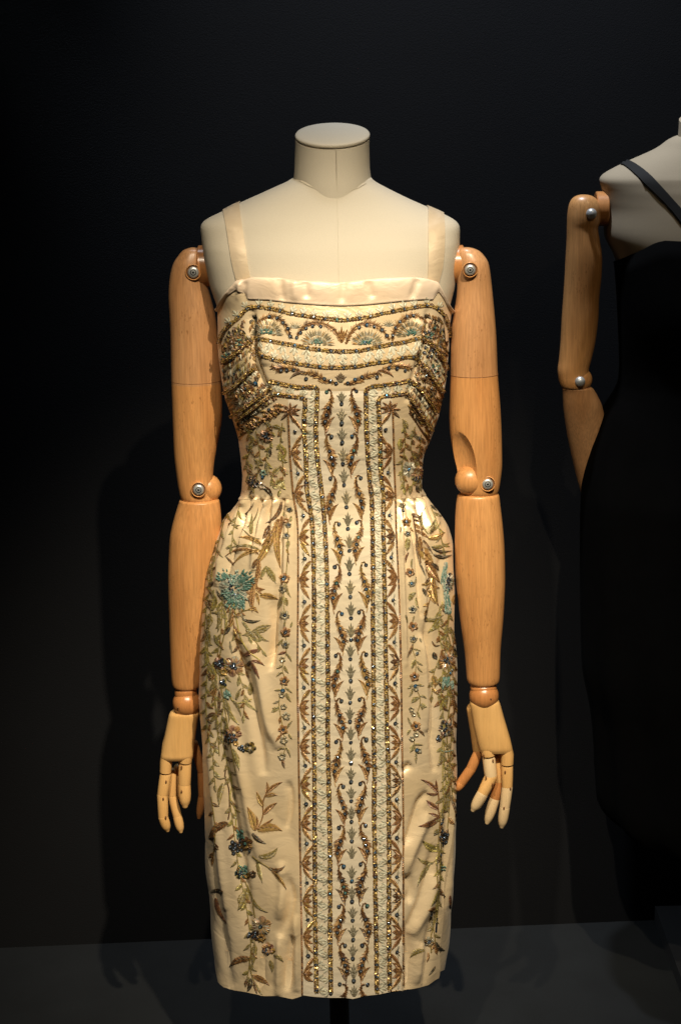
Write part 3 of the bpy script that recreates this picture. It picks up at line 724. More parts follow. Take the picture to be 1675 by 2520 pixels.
for m_ in (bod, skirt_mb, panel_mb, back_mb, band_mb):
    allf += [tuple(i + len(allv) for i in f) for f in m_.f]; allv += [Vector(p) for p in m_.v]
tree = BVHTree.FromPolygons(allv, allf)
def M(u, v, h=0.0):
    q, n = cast(tree, u, v); return q + n * h
def MN(u, v): return cast(tree, u, v)
# ------------------------------------------------------------------ embroidery, built thread by thread in photo pixels and laid on the cloth
rnd = random.Random(5)
class EM:
    """geometry in (u,v,h) with a material per face; h in metres above the cloth"""
    def __init__(s): s.v = []; s.f = []; s.m = []; s.mats = []
    def mi(s, n):
        if n not in s.mats: s.mats.append(n)
        return s.mats.index(n)
    def tri(s, vs, fs, m):
        o = len(s.v); k = s.mi(m); s.v += vs
        for f in fs: s.f.append(tuple(i + o for i in f)); s.m.append(k)
    def stitch(s, u0, v0, u1, v1, w, m, h=.0009, h0=.0004):
        dx, dy = u1 - u0, v1 - v0; L = math.hypot(dx, dy) or 1; px, py = -dy / L * w / 2, dx / L * w / 2
        um, vm = u0 + dx * .5, v0 + dy * .5
        s.tri([(u0 + px, v0 + py, h0), (u0 - px, v0 - py, h0), (u1, v1, h0 * .8), (um + px, vm + py, h0), (um - px, vm - py, h0), (um, vm, h)],
              [(0, 5, 3), (0, 1, 5), (1, 4, 5), (3, 5, 2), (4, 2, 5)], m)
    def size(s):
        us = [p[0] for p in s.v]; vs = [p[1] for p in s.v]; return math.hypot(max(us) - min(us), max(vs) - min(vs))
    def join(s, o):
        b = len(s.v); s.v += o.v; mp = [s.mi(x) for x in o.mats]
        for f, m in zip(o.f, o.m): s.f.append(tuple(i + b for i in f)); s.m.append(mp[m])
PARTS = {}
def put(kind, e):
    if e.v: PARTS.setdefault(kind, []).append(e)
BEADS = []
def bead(u, v, r=4.3, m=None):
    if m is None: m = rnd.choices(['crystal', 'crystal_light', 'crystal_blue', 'crystal_green'], [60, 32, 5, 3])[0]
    BEADS.append((u, v, r * rnd.uniform(.92, 1.08), m))

def leaf(b, t, w, col, bend=0.0, col2=None, gap=1.0, kind='embroidered_leaf', e=None, fill=True, shape=.42):
    """one satin-stitched leaf from base b to tip t, width w"""
    own = e is None
    if own: e = EM()
    dx, dy = t[0] - b[0], t[1] - b[1]; L = math.hypot(dx, dy)
    if L < 3: return
    ax, ay = dx / L, dy / L; nx, ny = -ay, ax
    def mid(s): k = bend * L * 4 * s * (1 - s); return b[0] + dx * s + nx * k, b[1] + dy * s + ny * k
    def hw(s): return w / 2 * (math.sin(math.pi * min(1, s ** (.75 if shape < .5 else 1.1))) ** .75) if 0 < s < 1 else 0
    if fill:
        n = max(5, int(L / 6)); vs = []; 
        for i in range(n + 1):
            s = i / n; m = mid(s); k = hw(s) * .82; vs += [(m[0] + nx * k, m[1] + ny * k, .0003), (m[0], m[1], .0007), (m[0] - nx * k, m[1] - ny * k, .0003)]
        fs = []
        for i in range(n): a = i * 3; fs += [(a, a + 1, a + 4, a + 3), (a + 1, a + 2, a + 5, a + 4)]
        e.tri(vs, fs, fill if isinstance(fill, str) else col)
    st = max(2.3, L / 60) * gap; n = max(4, int(L / st))
    for i in range(n):
        s = (i + .3) / n
        for sg in (1, -1):
            k = hw(min(1, s + .06)) * rnd.uniform(.9, 1.22); m = mid(max(0, s - .04)); f = .6 * k
            cc = col if (not col2 or rnd.random() < .6) else col2
            e.stitch(m[0], m[1], m[0] + ax * f + nx * sg * k, m[1] + ay * f + ny * sg * k, st * .85, cc, .0012, .0006)
    ns = max(2, int(L / 9))
    for i in range(ns):
        a, c = mid(i / ns), mid((i + 1) / ns); e.stitch(a[0], a[1], c[0], c[1], 1.7, 'dkbrown' if col in ('brown', 'bronze', 'plum', 'gold') else 'grey', .0014, .0009)
    if own: put(kind, e)
def line(pts, w, m, e, step=5, h=.0012):
    pts = catmull([tuple(map(float, p)) for p in pts], 5) if len(pts) > 2 else pts
    for (a, b_) in zip(pts[:-1], pts[1:]):
        L = math.hypot(b_[0] - a[0], b_[1] - a[1]); n = max(1, round(L / step))
        for i in range(n):
            p = (a[0] + (b_[0] - a[0]) * i / n, a[1] + (b_[1] - a[1]) * i / n); q = (a[0] + (b_[0] - a[0]) * (i + 1.25) / n, a[1] + (b_[1] - a[1]) * (i + 1.25) / n)
            e.stitch(p[0], p[1], q[0], q[1], w, m, h, .0005)
def stem(pts, w=2.6, m='olive', kind='embroidered_stem'):
    e = EM(); line(pts, w, m, e, 4); put(kind, e)
def flower(c, r, cols, nb=3, petals=6, core=.28, bm=None, br=4.4, dens=1.0, squash=1.0, a0=None, bshape=None):
    e = EM(); a0 = rnd.uniform(0, 6) if a0 is None else a0
    n = int(r * 1.9 * dens) + 8
    for k in range(petals):          # soft petal ground
        a = a0 + 2 * math.pi * k / petals; q = (c[0] + math.cos(a) * r * .55, c[1] + math.sin(a) * r * .55 * squash)
        vs = [(q[0], q[1], .0009)]
        for j in range(9): t = 2 * math.pi * j / 9; vs.append((q[0] + math.cos(t) * r * .36, q[1] + math.sin(t) * r * .36 * squash, .0004))
        e.tri(vs, [(0, j + 1, (j + 1) % 9 + 1) for j in range(9)], cols[k % len(cols)])
    for i in range(n):
        a = a0 + 2 * math.pi * i / n + rnd.uniform(-.1, .1); pr = .72 + .28 * abs(math.cos(petals * (a - a0) / 2))
        r0 = r * core * rnd.uniform(.7, 1.2); r1 = r * pr * rnd.uniform(.8, 1.08)
        e.stitch(c[0] + math.cos(a) * r0, c[1] + math.sin(a) * r0 * squash, c[0] + math.cos(a) * r1, c[1] + math.sin(a) * r1 * squash, 2.2, rnd.choice(cols), .0022, .0008)
    put('embroidered_flower', e)
    if nb == 1: bead(c[0], c[1], br, bm)
    else:
        for i in range(nb): t = 2.4 * i; rr = r * core * .55 * math.sqrt(i); bead(c[0] + math.cos(t) * rr, c[1] + math.sin(t) * rr * squash, br, bm)
def cluster(c, n, spread, r=4, m=None):
    for i in range(n): t = 2.4 * i; rr = spread * math.sqrt(i / max(1, n)); bead(c[0] + math.cos(t) * rr, c[1] + math.sin(t) * rr, r, m)

# --- gold bullion chains with crystals and pale loops ------------------------------------
def arc(pts):
    o = [0]
    for a, b_ in zip(pts[:-1], pts[1:]): o.append(o[-1] + math.hypot(b_[0] - a[0], b_[1] - a[1]))
    return o
def at_len(pts, o, s):
    for i in range(1, len(pts)):
        if s <= o[i] or i == len(pts) - 1:
            t = (s - o[i - 1]) / (o[i] - o[i - 1] or 1); a, b_ = pts[i - 1], pts[i]; L = o[i] - o[i - 1] or 1
            return a[0] + (b_[0] - a[0]) * t, a[1] + (b_[1] - a[1]) * t, (b_[0] - a[0]) / L, (b_[1] - a[1]) / L
def tassel(u, v, ang, L=22, m='sage', wide=1.0):
    """little three-lobed tulip of looped thread pointing along ang"""
    e = EM()
    for k, (da, l) in enumerate(((0, 1.0), (.62, .8), (-.62, .8))):
        a = ang + da * wide; lx, ly = math.cos(a), math.sin(a); l = l * L * rnd.uniform(.9, 1.05); hw = l * .17
        p = lambda s, q: (u + lx * l * s - ly * hw * q, v + ly * l * s + lx * hw * q)
        c = p(.55, 0); pts = [p(0, 0), p(.35, .8), p(.7, 1), p(.95, .5), p(1, 0), p(.95, -.5), p(.7, -1), p(.35, -.8)]
        e.tri([(c[0], c[1], .0010)] + [(x, y, .0004) for x, y in pts], [(0, j + 1, (j + 1) % 8 + 1) for j in range(8)], m)
        oc = 'sage_dark' if rnd.random() < .5 else 'grey'
        for x, y in ((0, 2), (2, 3), (3, 4), (4, 5), (5, 6), (6, 0)):
            if rnd.random() < .25: e.stitch(*pts[x], *pts[y], 1.2, oc if m == 'sage' else 'sage_dark', .0013, .0008)
    for k in range(1):
        a = ang + rnd.choice((-1.15, 1.15, -.95, .95)) * wide; e.stitch(u, v, u + math.cos(a) * L * .5, v + math.sin(a) * L * .5, 1.6, 'sage_dark', .0011, .0006)
    put('thread_tulip', e)
def chain(pts, side=0, sp=30.5, first=8, width=9.0, tl=22, tang=None, beads=True, skip=0, dark=False, bm=None):
    up = .0022 if dark else 0
    pts = catmull([tuple(map(float, p)) for p in pts], 4); o = arc(pts); e = EM(); s = 0
    while s < o[-1]:
        u, v, dx, dy = at_len(pts, o, s)
        for q in (-.27, .27):
            cu, cv = u - dy * width * q + rnd.uniform(-.6, .6), v + dx * width * q + rnd.uniform(-.6, .6); r = width * rnd.uniform(.20, .30); t0 = rnd.uniform(0, 2)
            vs = [(cu + rnd.uniform(-.8, .8), cv + rnd.uniform(-.8, .8), .0024 + up)] + [(cu + math.cos(t0 + t * 1.2566) * r * 1.15, cv + math.sin(t0 + t * 1.2566) * r * 1.15, .0008 + up) for t in range(5)]
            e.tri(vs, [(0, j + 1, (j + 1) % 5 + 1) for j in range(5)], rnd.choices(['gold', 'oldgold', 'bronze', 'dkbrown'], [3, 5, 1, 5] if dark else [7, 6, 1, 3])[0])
        s += 4.3
    for q in (-.52, .52):
        last = None; s = 0
        while s <= o[-1]:
            u, v, dx, dy = at_len(pts, o, s); p = (u - dy * width * q + rnd.uniform(-.5, .5), v + dx * width * q)
            if last and rnd.random() < (.92 if q * (side or 1) < 0 else .6): e.stitch(*last, *p, 3.0, 'dkbrown' if rnd.random() < .75 else 'brown', .0012 + up, .0006 + up)
            last = p; s += 7
    put('gold_chain', e)
    s = first
    while beads and s < o[-1] - 2:
        u, v, dx, dy = at_len(pts, o, s + rnd.uniform(-1.5, 1.5)); bead(u, v, 4.5, bm)
        if side: 
            a = math.atan2(dx * side, -dy * side); tassel(u - dy * side * width * .45, v + dx * side * width * .45, a + rnd.uniform(-.12, .12), tl * rnd.uniform(.9, 1.05))
        s += sp
L1 = [(675, 969), (694.5, 972), (723, 975.6), (745, 979), (751, 987), (748.5, 1040), (753, 1130), (754, 1190), (759, 1225), (766, 1270), (770, 1320), (772, 1400), (773, 1500), (772, 1600), (771, 1700), (772, 1800), (774, 1900), (774, 2000), (775, 2200), (776, 2300), (779, 2446)]
L2 = [(664, 938), (687, 943), (714, 949), (742, 952.6), (772, 952), (780, 958), (779.5, 1000), (777, 1060), (781, 1130), (786, 1170), (793, 1225), (797, 1270), (801, 1340), (804, 1420), (805, 1500), (806, 1600), (807, 1700), (806, 1800), (808, 1900), (810, 2000), (812, 2100), (812, 2300), (814, 2447)]
R1 = [(1009, 936), (973, 943), (938, 948), (914, 951), (901, 957), (900, 965), (901, 1040), (904, 1110), (910, 1190), (914, 1225), (916, 1290), (916.5, 1340), (918, 1420), (917, 1500), (918, 1600), (919, 1700), (919, 1800), (921, 1900), (920, 2000), (922, 2100), (924, 2250), (926, 2350), (927, 2444)]
R2 = [(998, 967), (961.6, 972.7), (941, 975), (931, 982), (930.5, 1000), (934, 1060), (935, 1120), (938, 1180), (943, 1225), (942, 1290), (944, 1360), (944.5, 1420), (947, 1500), (948, 1600), (950, 1700), (951.5, 1800), (955, 1900), (956, 2000), (957, 2100), (956, 2250), (957, 2350), (958, 2438)]
chain(L1, -1); chain(L2, 1, first=22); chain(R1, -1, first=4); chain(R2, 1, first=18)
T1 = [(560, 806), (574, 792), (587, 782), (606, 761), (622, 754), (645, 756), (683, 763), (717, 772), (750, 777), (781, 782), (817, 786), (840, 788), (871, 785), (896, 782), (922, 776), (951, 769), (979, 764), (1014, 757), (1050, 751), (1065, 754), (1078, 761), (1090, 774)]
chain(T1, -1, 28, 12, 8.5, 19)
chain([(624, 832), (649, 836), (683, 843), (719, 849), (750, 855), (781, 860), (813, 864), (843, 865), (875, 864), (902, 860), (932, 854), (961, 847), (994, 842), (1034, 831)], 1, 30, 14, 8.5, 24)
chain([(633, 868), (649, 876), (683, 887), (721, 893), (763, 899), (798, 903), (830, 904), (861, 903), (890, 899), (920, 893), (949, 890), (973, 886), (994, 879), (1022, 878)], -1, 29, 14, 8.5, 21)
# the same bands where they turn the side of the bust, left
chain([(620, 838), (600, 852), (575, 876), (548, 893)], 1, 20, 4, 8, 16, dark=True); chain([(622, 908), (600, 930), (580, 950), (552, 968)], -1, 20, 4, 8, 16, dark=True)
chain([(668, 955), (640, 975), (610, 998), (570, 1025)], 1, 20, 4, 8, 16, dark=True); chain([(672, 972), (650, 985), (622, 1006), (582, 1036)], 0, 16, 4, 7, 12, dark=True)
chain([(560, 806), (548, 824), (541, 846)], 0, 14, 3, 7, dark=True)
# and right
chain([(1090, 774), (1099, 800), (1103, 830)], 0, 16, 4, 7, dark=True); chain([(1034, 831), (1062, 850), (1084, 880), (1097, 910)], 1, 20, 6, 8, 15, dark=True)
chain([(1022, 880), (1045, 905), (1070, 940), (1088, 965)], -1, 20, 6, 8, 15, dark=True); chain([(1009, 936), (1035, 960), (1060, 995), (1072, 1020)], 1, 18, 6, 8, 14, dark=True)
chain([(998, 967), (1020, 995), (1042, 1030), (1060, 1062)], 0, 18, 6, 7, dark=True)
e = EM(); line([(689, 1016), (660, 1030), (625, 1050), (588, 1076)], 4, 'dkbrown', e); put('piping', e)
e = EM(); line([(1006, 1015), (1024, 1040), (1044, 1070), (1056, 1086)], 4.5, 'dkbrown', e); put('piping', e)
# piped edges of the centre panel
def piping(side, pts_v):
    e = EM(); pv = [(seam_u(v, side), v) for v in pts_v]
    o = arc(pv); s = 0
    pr = None
    while s < o[-1]:
        u, v, dx, dy = at_len(pv, o, s)
        if pr: e.stitch(*pr, u + dx * 2, v + dy * 2, 4.6, 'dkbrown' if rnd.random() < .25 else 'brown', .0026, .0006)
        pr = (u, v); s += 5
    put('piping', e)
piping(-1, list(range(1011, 2452, 20))); piping(1, list(range(1005, 2440, 20)))

# --- middle column: lotus sprigs and crystals --------------------------------------------
def lotus(u, v, L, W_, m, n=5, up=-1):
    """fan of pointed petals, root at (u,v), opening towards up"""
    e = EM()
    for i in range(n):
        k = (i - (n - 1) / 2) / ((n - 1) / 2); l = L * (1 - .42 * abs(k)); x1 = u + k * W_ / 2 * 1.05; y1 = v + up * l
        leaf((u + k * W_ * .06, v + up * L * .04), (x1, y1), W_ * .30, m, bend=.10 * k * up, e=e, col2='grey' if m != 'brown' else 'bronze', fill=True)
    for k in (-1, 1):
        e.stitch(u + k * 2, v + up * L * .35, u + k * W_ * .62, v + up * L * .55, 2.2, m, .0012, .0006)
    e.stitch(u, v + up * L * .2, u, v, 3, m, .0015, .0007)
    put('lotus_sprig', e)
CB = [(840, 993), (840.5, 1040.6), (841.4, 1088.5), (843.5, 1140), (846, 1193), (852, 1247.5), (855.5, 1301), (859.2, 1354.7), (859.6, 1411.8), (861.6, 1468.4), (863.3, 1520.4), (863.3, 1573.5), (861.8, 1621), (862.7, 1675), (861.2, 1728), (860.8, 1775), (862.7, 1826),
      (863.3, 1877), (863.3, 1923.5), (863.9, 1970), (864.3, 2021.4), (865.3, 2069.4), (865.3, 2118), (865.3, 2167.3), (865.7, 2218), (867.3, 2264.3), (868.4, 2311.6), (867.8, 2358.6), (870, 2413), (871, 2458)]
pv = 952
for i, (u, v) in enumerate(CB):
    L = (v - 7) - (pv + 6)
    if L > 14: lotus(u, v - 6, min(38, L * .92), 23, 'grey' if i % 2 == 0 or i > 12 else 'sage_dark')
    if i not in (22, 29): bead(u, v, 4.6, 'crystal' if i in (3, 10, 20) else None)
    pv = v
bead(838, 924, .01)
BEADS.pop()
lotus(838, 941, 26, 26, 'dkbrown', 7)
# --- feathered scrolls either side --------------------------------------------------------
def feather_line(sp, wfun, m, m2, e, step=2.6, lean=.9):
    step *= 1.4
    sp = catmull([tuple(map(float, p)) for p in sp], 6); o = arc(sp); s = 0
    while s < o[-1]:
        u, v, dx, dy = at_len(sp, o, s); t = s / o[-1]; w_ = wfun(t)
        for sg in (-1, 1):
            k = w_ * rnd.uniform(.55, 1.45); c = rnd.choice((m, m, m2, 'dkbrown'))
            e.stitch(u, v, u + dx * k * lean - dy * sg * k, v + dy * k * lean + dx * sg * k, 2.3, c, .0012, .0006)
        s += step
    line(sp, 2.2, 'dkbrown' if m != 'dkbrown' else 'brown', e, 5, .0014)
def scroll_unit(cx, y0, s, mir, last=False, L=105, dk=0):
    """s: +1 curl bead right of the stem; mir mirrors for the right-hand scroll"""
    def T(p):
        x = p[0] if s > 0 else -4 - p[0]; x = x if mir > 0 else -x
        return cx + x, y0 + p[1] * L / 105
    m, m2 = [('brown', 'bronze'), ('bronze', 'brown'), ('dkbrown', 'bronze'), ('bronze', 'gold')][dk]
    e = EM(); sp = [T(p) for p in [(1, -4), (-4, -6), (-8, 0), (-9, 12), (-6, 26), (0, 40), (5, 54), (9, 68), (9, 80), (5, 90)]]
    feather_line(sp, lambda t: 2.6 + 9.0 * math.sin(math.pi * min(1, max(0, (t - .12) / .8))) ** 1.1, m, m2, e, 2.4)
    put('feather_scroll', e)
    bead(*T((3, 0)), 4.6)
    for p in ((-1, 37), (3.5, 54), (7, 70)): bead(*T(p), 4.4)
    if not last:
        e = EM(); line([T((5, 88)), T((7, 96)), T((4, 106))], 2.4, m, e, 4); put('embroidered_stem', e)
        leaf(T((6, 95)), T((-17, 58)), 12.5, m, bend=.12 * s * mir, col2=m2)
LS = [(810.6, 964, -1), (812, 1073.5, 1), (811.5, 1176.5, -1), (830.7, 1290, 1), (830.5, 1395, -1), (837.8, 1510, 1), (833, 1613, -1), (836.8, 1724, 1), (834, 1824.5, -1), (841.3, 1935, 1), (840.7, 2036, -1), (842.3, 2131.6, 1), (840.7, 2230.6, -1), (845.6, 2326.5, 1), (842.7, 2421, -1)]
RS = [(869.4, 962, -1), (869, 1072, 1), (880, 1175.5, -1), (880.5, 1286, 1), (893, 1390, -1), (886, 1506, 1), (893.4, 1610, -1), (887.3, 1721, 1), (893.6, 1819.4, -1), (889, 1928, 1), (892, 2030.6, -1), (889.7, 2126, 1), (896, 2228.6, -1), (893.8, 2325.5, 1), (897, 2422, -1)]
LS[2] = (820, 1176.5, -1)
for tab, mir in ((LS, 1), (RS, -1)):
    for i, (cx, y0, s) in enumerate(tab):
        nx = tab[i + 1][1] if i + 1 < len(tab) else y0 + 100
        if i == len(tab) - 1:
            e = EM(); feather_line([(cx, y0), (cx + 8 * mir, y0 + 4), (cx + 9 * mir, y0 + 16), (cx + 3 * mir, y0 + 30)], lambda t: 3 + 5 * t, 'brown', 'dkbrown', e); put('feather_scroll', e); bead(cx - 7 * mir, y0)
        else: scroll_unit(cx, y0, s, mir, False, nx - y0, [0, 1, 0, 3, 0, 1, 0, 0, 1, 0, 0, 2, 0, 2, 0][i] if mir > 0 else [0, 0, 1, 1, 3, 0, 3, 0, 0, 1, 0, 2, 2, 0, 0][i])
# --- outer zigzag borders -----------------------------------------------------------------
def zig(tab, mir, pals):
    for i, y0 in enumerate(tab):
        y1 = tab[i + 1] if i + 1 < len(tab) else y0 + 100; k = (y1 - y0) / 105; X = seam_u(y0, mir * -1)
        T = lambda x, y: (seam_u(y0 + y * k, mir * -1) + mir * (4 + x * .98), y0 + y * k)
        a, b_ = pals[i % len(pals)]
        e = EM(); leaf(T(0, 0), T(24, 0), 15, a, bend=0, e=e, col2='dkbrown'); leaf(T(0, 0), T(25, -20), 13, a, bend=-.1 * mir, e=e, col2=b_); leaf(T(0, 1), T(25, 20), 13, a, bend=.1 * mir, e=e, col2=b_)
        vs = [(*T(1, 0), .0005), (*T(15, -8), .0005), (*T(13, 1), .0014), (*T(15, 10), .0005)]; e.tri(vs, [(0, 2, 1), (0, 3, 2), (1, 2, 3)], a)
        put('embroidered_leaf', e)
        if y0 + 50 * k < 2440:
            leaf(T(3, 15), T(26, 49), 11, b_, bend=.02 * mir, col2=a); leaf(T(27, 60), T(4, 91), 11, b_, bend=.02 * mir, col2=a)
            bead(*T(12, 54), 4.4)
            e = EM()
            for dx, dy in ((-9, -16), (-11, 12), (-5, -20), (-6, 18), (-12, 0), (5, -5), (5, 5)):
                p = T(12, 54); q = (p[0] + mir * dx * .75, p[1] + dy); e.stitch(p[0] + (q[0] - p[0]) * .3, p[1] + (q[1] - p[1]) * .3, *q, 2.2, rnd.choice(('sage_dark', 'silver', 'grey', 'sage')), .0012, .0006)
            put('thread_star', e)
ZW = 1.25
zig([1112, 1214, 1322, 1425, 1534, 1639, 1741, 1836, 1929, 2024.5, 2123.5, 2217, 2305, 2396], 1, [('brown', 'bronze'), ('brown', 'bronze'), ('brown', 'gold')])
zig([1108, 1214, 1320, 1421, 1528, 1628.6, 1730.6, 1826.5, 1920, 2012, 2108, 2204, 2294, 2388], -1, [('brown', 'brown'), ('brown', 'bronze'), ('dkbrown', 'bronze')])
for c, mir in (((713, 1011), 1), ((961, 1006), -1)):
    for a, l, w_ in ((-.15, 28, 9), (.45, 26, 9), (-.7, 26, 8), (-1.5, 22, 9), (-2.4, 22, 9), (3.1, 24, 7), (1.25, 30, 8)):
        leaf(c, (c[0] + mir * math.cos(a) * l, c[1] + math.sin(a) * l), w_, 'brown', col2='dkbrown')
    leaf((c[0] + mir * 5, c[1] + 14), (c[0] + mir * 32, c[1] + 50), 9, 'bronze', col2='brown'); leaf((c[0] + mir * 31, c[1] + 58), (c[0] + mir * 4, c[1] + 96), 10, 'bronze', col2='brown'); bead(c[0] + mir * 13, c[1] + 50)
    leaf((c[0] - mir * 4, c[1] + 4), (c[0] - mir * 22, c[1] + 22), 9, 'dkbrown')
# --- fans and arches across the bust ------------------------------------------------------
def fan(c, r, a_lo, a_hi, teal=True):
    e = EM(); n = 34
    for ring, (r0, r1) in enumerate(((.32, .62), (.6, 1.0))):
        for i in range(n):
            a = a_lo + (a_hi - a_lo) * (i + rnd.uniform(-.3, .3)) / n; q = rnd.uniform(.9, 1.08)
            e.stitch(c[0] + math.cos(a) * r * r0, c[1] - math.sin(a) * r * r0 * .95, c[0] + math.cos(a) * r * r1 * q, c[1] - math.sin(a) * r * r1 * .95 * q, 2.3, rnd.choice(('silver', 'silver', 'sage_dark', 'grey', 'bronze', 'grey')), .0016, .0006)
    put('beaded_fan', e)
    e = EM()
    for i in range(26):
        a = rnd.uniform(0, 6.28); q = rnd.uniform(.1, .34) * r; x, y = c[0] + math.cos(a) * q, c[1] - abs(math.sin(a)) * q
        e.stitch(x, y, x + rnd.uniform(-8, 8), y + rnd.uniform(-9, 3), 3.6, rnd.choice(('teal', 'teal_pale', 'teal')), .0024, .0010)
    put('teal_tuft', e)
fan((656, 823), 42, -.1, 3.3); fan((781, 849), 42, .0, 3.14); fan((903, 849), 42, 0, 3.14); fan((1012, 826), 42, .15, 3.3)
bead(897, 843, 4, 'crystal_blue')
for pts in ([(729, 832), (740, 812), (750, 801), (769, 794), (798, 798), (815, 808), (828, 822), (838, 838)], [(632, 800), (645, 785), (662, 778), (681, 780), (694, 792), (706, 808), (716, 832)],
            [(851, 846), (860, 822), (872, 807), (885, 798), (902, 795), (924, 800), (940, 812), (957, 836)], [(965, 838), (969, 815), (975, 802), (985, 790), (1000, 779), (1018, 775), (1040, 786)]):
    e = EM(); feather_line(pts, lambda t: 5 + 4.5 * math.sin(math.pi * t), 'brown', 'bronze', e, 2.6, .7); put('feather_scroll', e)
for u, v in ((730, 831), (739.5, 819), (753, 808), (769, 802.5), (789, 803.5), (714.6, 828), (709, 809), (696.5, 794), (682, 783), (663, 780), (883, 806), (902, 800), (920, 804), (939, 812), (951, 826), (966, 826), (972, 807), (983, 792), (1001, 779), (1016, 777)): bead(u, v, 4.3)
for a, l in ((-1.57, 42), (-1.15, 38), (-2.0, 38), (-1.36, 32), (-1.78, 32)): leaf((840, 843), (840 + math.cos(a) * l, 843 + math.sin(a) * l), 9, 'bronze', col2='brown')
for c in ((726, 808), (956, 803)):
    e = EM()
    for k in range(9): a = -1.57 + (k - 4) * .33; e.stitch(c[0], c[1], c[0] + math.cos(a) * 20, c[1] + math.sin(a) * 18, 2.4, rnd.choice(('silver', 'grey')), .0012)
    put('thread_star', e)
# scroll under the bust
for pts in ([(832, 944), (818, 941), (800, 937), (784, 926), (768, 918), (750, 917), (742, 921)], [(846, 944), (862, 943), (880, 936), (896, 928), (912, 921), (930, 918), (938, 922)]):
    e = EM(); feather_line(pts, lambda t: 3.5 + 7 * math.sin(math.pi * (1 - t)) ** 1.2, 'bronze', 'brown', e, 2.5, .8); put('feather_scroll', e)
leaf((752, 915), (713, 932), 11, 'dkbrown', .12); leaf((930, 911), (968, 928), 11, 'brown', -.12, col2='dkbrown')
for pts in ([(738, 912), (718, 906), (696, 905), (678, 908), (668, 900)], [(940, 910), (958, 902), (980, 900), (998, 902), (1012, 908)]):
    e = EM(); feather_line(pts, lambda t: 5 + 6 * math.sin(math.pi * t), 'bronze', 'brown', e, 2.6); put('feather_scroll', e)
for u, v in ((691.7, 911.5), (706, 910.5), (723, 909.6), (753, 931.6), (798, 931.6), (813, 937), (826.5, 943), (855, 942), (890, 927), (927, 928), (956, 905), (976, 906), (996, 911)): bead(u, v, 4.5)
bead(873, 933.5, 4.6, 'crystal_blue')

# --- dense bugle beading on the sides of the bust -----------------------------------------
def inpoly(x, y, pl):
    c = False; j = len(pl) - 1
    for i in range(len(pl)):
        if (pl[i][1] > y) != (pl[j][1] > y) and x < (pl[j][0] - pl[i][0]) * (y - pl[i][1]) / (pl[j][1] - pl[i][1]) + pl[i][0]: c = not c
        j = i
    return c
def bugles(poly, n, cols, ang, L=(8, 15), w_=2.6, h=.0026):
    xs = [p[0] for p in poly]; ys = [p[1] for p in poly]; e = EM(); k = 0
    while k < n:
        x, y = rnd.uniform(min(xs), max(xs)), rnd.uniform(min(ys), max(ys))
        if not inpoly(x, y, poly): continue
        k += 1; a = ang + rnd.uniform(-.5, .5); l = rnd.uniform(*L); e.stitch(x, y, x + math.cos(a) * l, y + math.sin(a) * l, w_, rnd.choice(cols), h * rnd.uniform(.7, 1.2), .0006)
    PARTS.setdefault('bugle_beading', []).append(e)
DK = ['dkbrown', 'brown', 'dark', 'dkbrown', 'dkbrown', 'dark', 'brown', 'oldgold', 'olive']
def filler(poly, n, cols, ang, L=(14, 26), w_=(7, 11)):
    xs = [p[0] for p in poly]; ys = [p[1] for p in poly]; k = 0
    while k < n:
        x, y = rnd.uniform(min(xs), max(xs)), rnd.uniform(min(ys), max(ys))
        if not inpoly(x, y, poly): continue
        k += 1; a = ang + rnd.uniform(-.9, .9); l = rnd.uniform(*L); c = rnd.choice(cols)
        leaf((x, y), (x + math.cos(a) * l, y + math.sin(a) * l), rnd.uniform(*w_), COL[c][0], rnd.uniform(-.15, .15), COL[c][1], gap=1.1)
COL = dict(b=('brown', 'bronze'), k=('dkbrown', 'brown'), z=('bronze', 'gold'), o=('olive', 'sage_dark'), l=('olive_lite', 'olive'), y=('yellow', 'olive'), p=('plum', 'brown'), d=('dark', 'dkbrown'), g=('sage_dark', 'grey'))
def band(a, b_, n, L, cols, jit=1.5, w_=2.6):
    """orderly row of bugle beads hanging between two edges"""
    e = EM()
    for i in range(n):
        t = (i + .5) / n; q = at_len(a, arc(a), t * arc(a)[-1]); r = at_len(b_, arc(b_), t * arc(b_)[-1])
        for k in range(L):
            s0, s1 = (k + .08) / L, (k + .92) / L
            p = [q[c] + (r[c] - q[c]) * s0 + rnd.uniform(-jit, jit) for c in (0, 1)]; o = [q[c] + (r[c] - q[c]) * s1 + rnd.uniform(-jit, jit) for c in (0, 1)]
            if rnd.random() < .9: e.stitch(*p, *o, w_, rnd.choice(cols), .0026, .0007)
    PARTS.setdefault('bugle_beading', []).append(e)
SG = ['sage', 'silver', 'sage_dark', 'grey', 'dark', 'sage_dark', 'dkbrown', 'olive', 'dkbrown', 'grey', 'brown']
# left side of the bust
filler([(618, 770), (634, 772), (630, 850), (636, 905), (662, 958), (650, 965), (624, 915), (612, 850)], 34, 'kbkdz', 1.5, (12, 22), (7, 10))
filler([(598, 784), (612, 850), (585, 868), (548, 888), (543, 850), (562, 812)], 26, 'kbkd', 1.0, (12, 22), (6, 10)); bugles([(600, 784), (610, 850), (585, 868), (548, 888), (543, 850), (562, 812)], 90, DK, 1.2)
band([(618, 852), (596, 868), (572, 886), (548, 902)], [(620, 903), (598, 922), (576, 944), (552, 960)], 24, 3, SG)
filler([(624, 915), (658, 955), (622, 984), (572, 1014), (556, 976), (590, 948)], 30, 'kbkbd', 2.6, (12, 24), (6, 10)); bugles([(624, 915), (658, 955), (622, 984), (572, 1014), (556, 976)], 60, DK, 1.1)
band([(672, 962), (645, 980), (614, 1004), (576, 1030)], [(684, 984), (656, 1002), (624, 1026), (588, 1050)], 26, 2, SG)
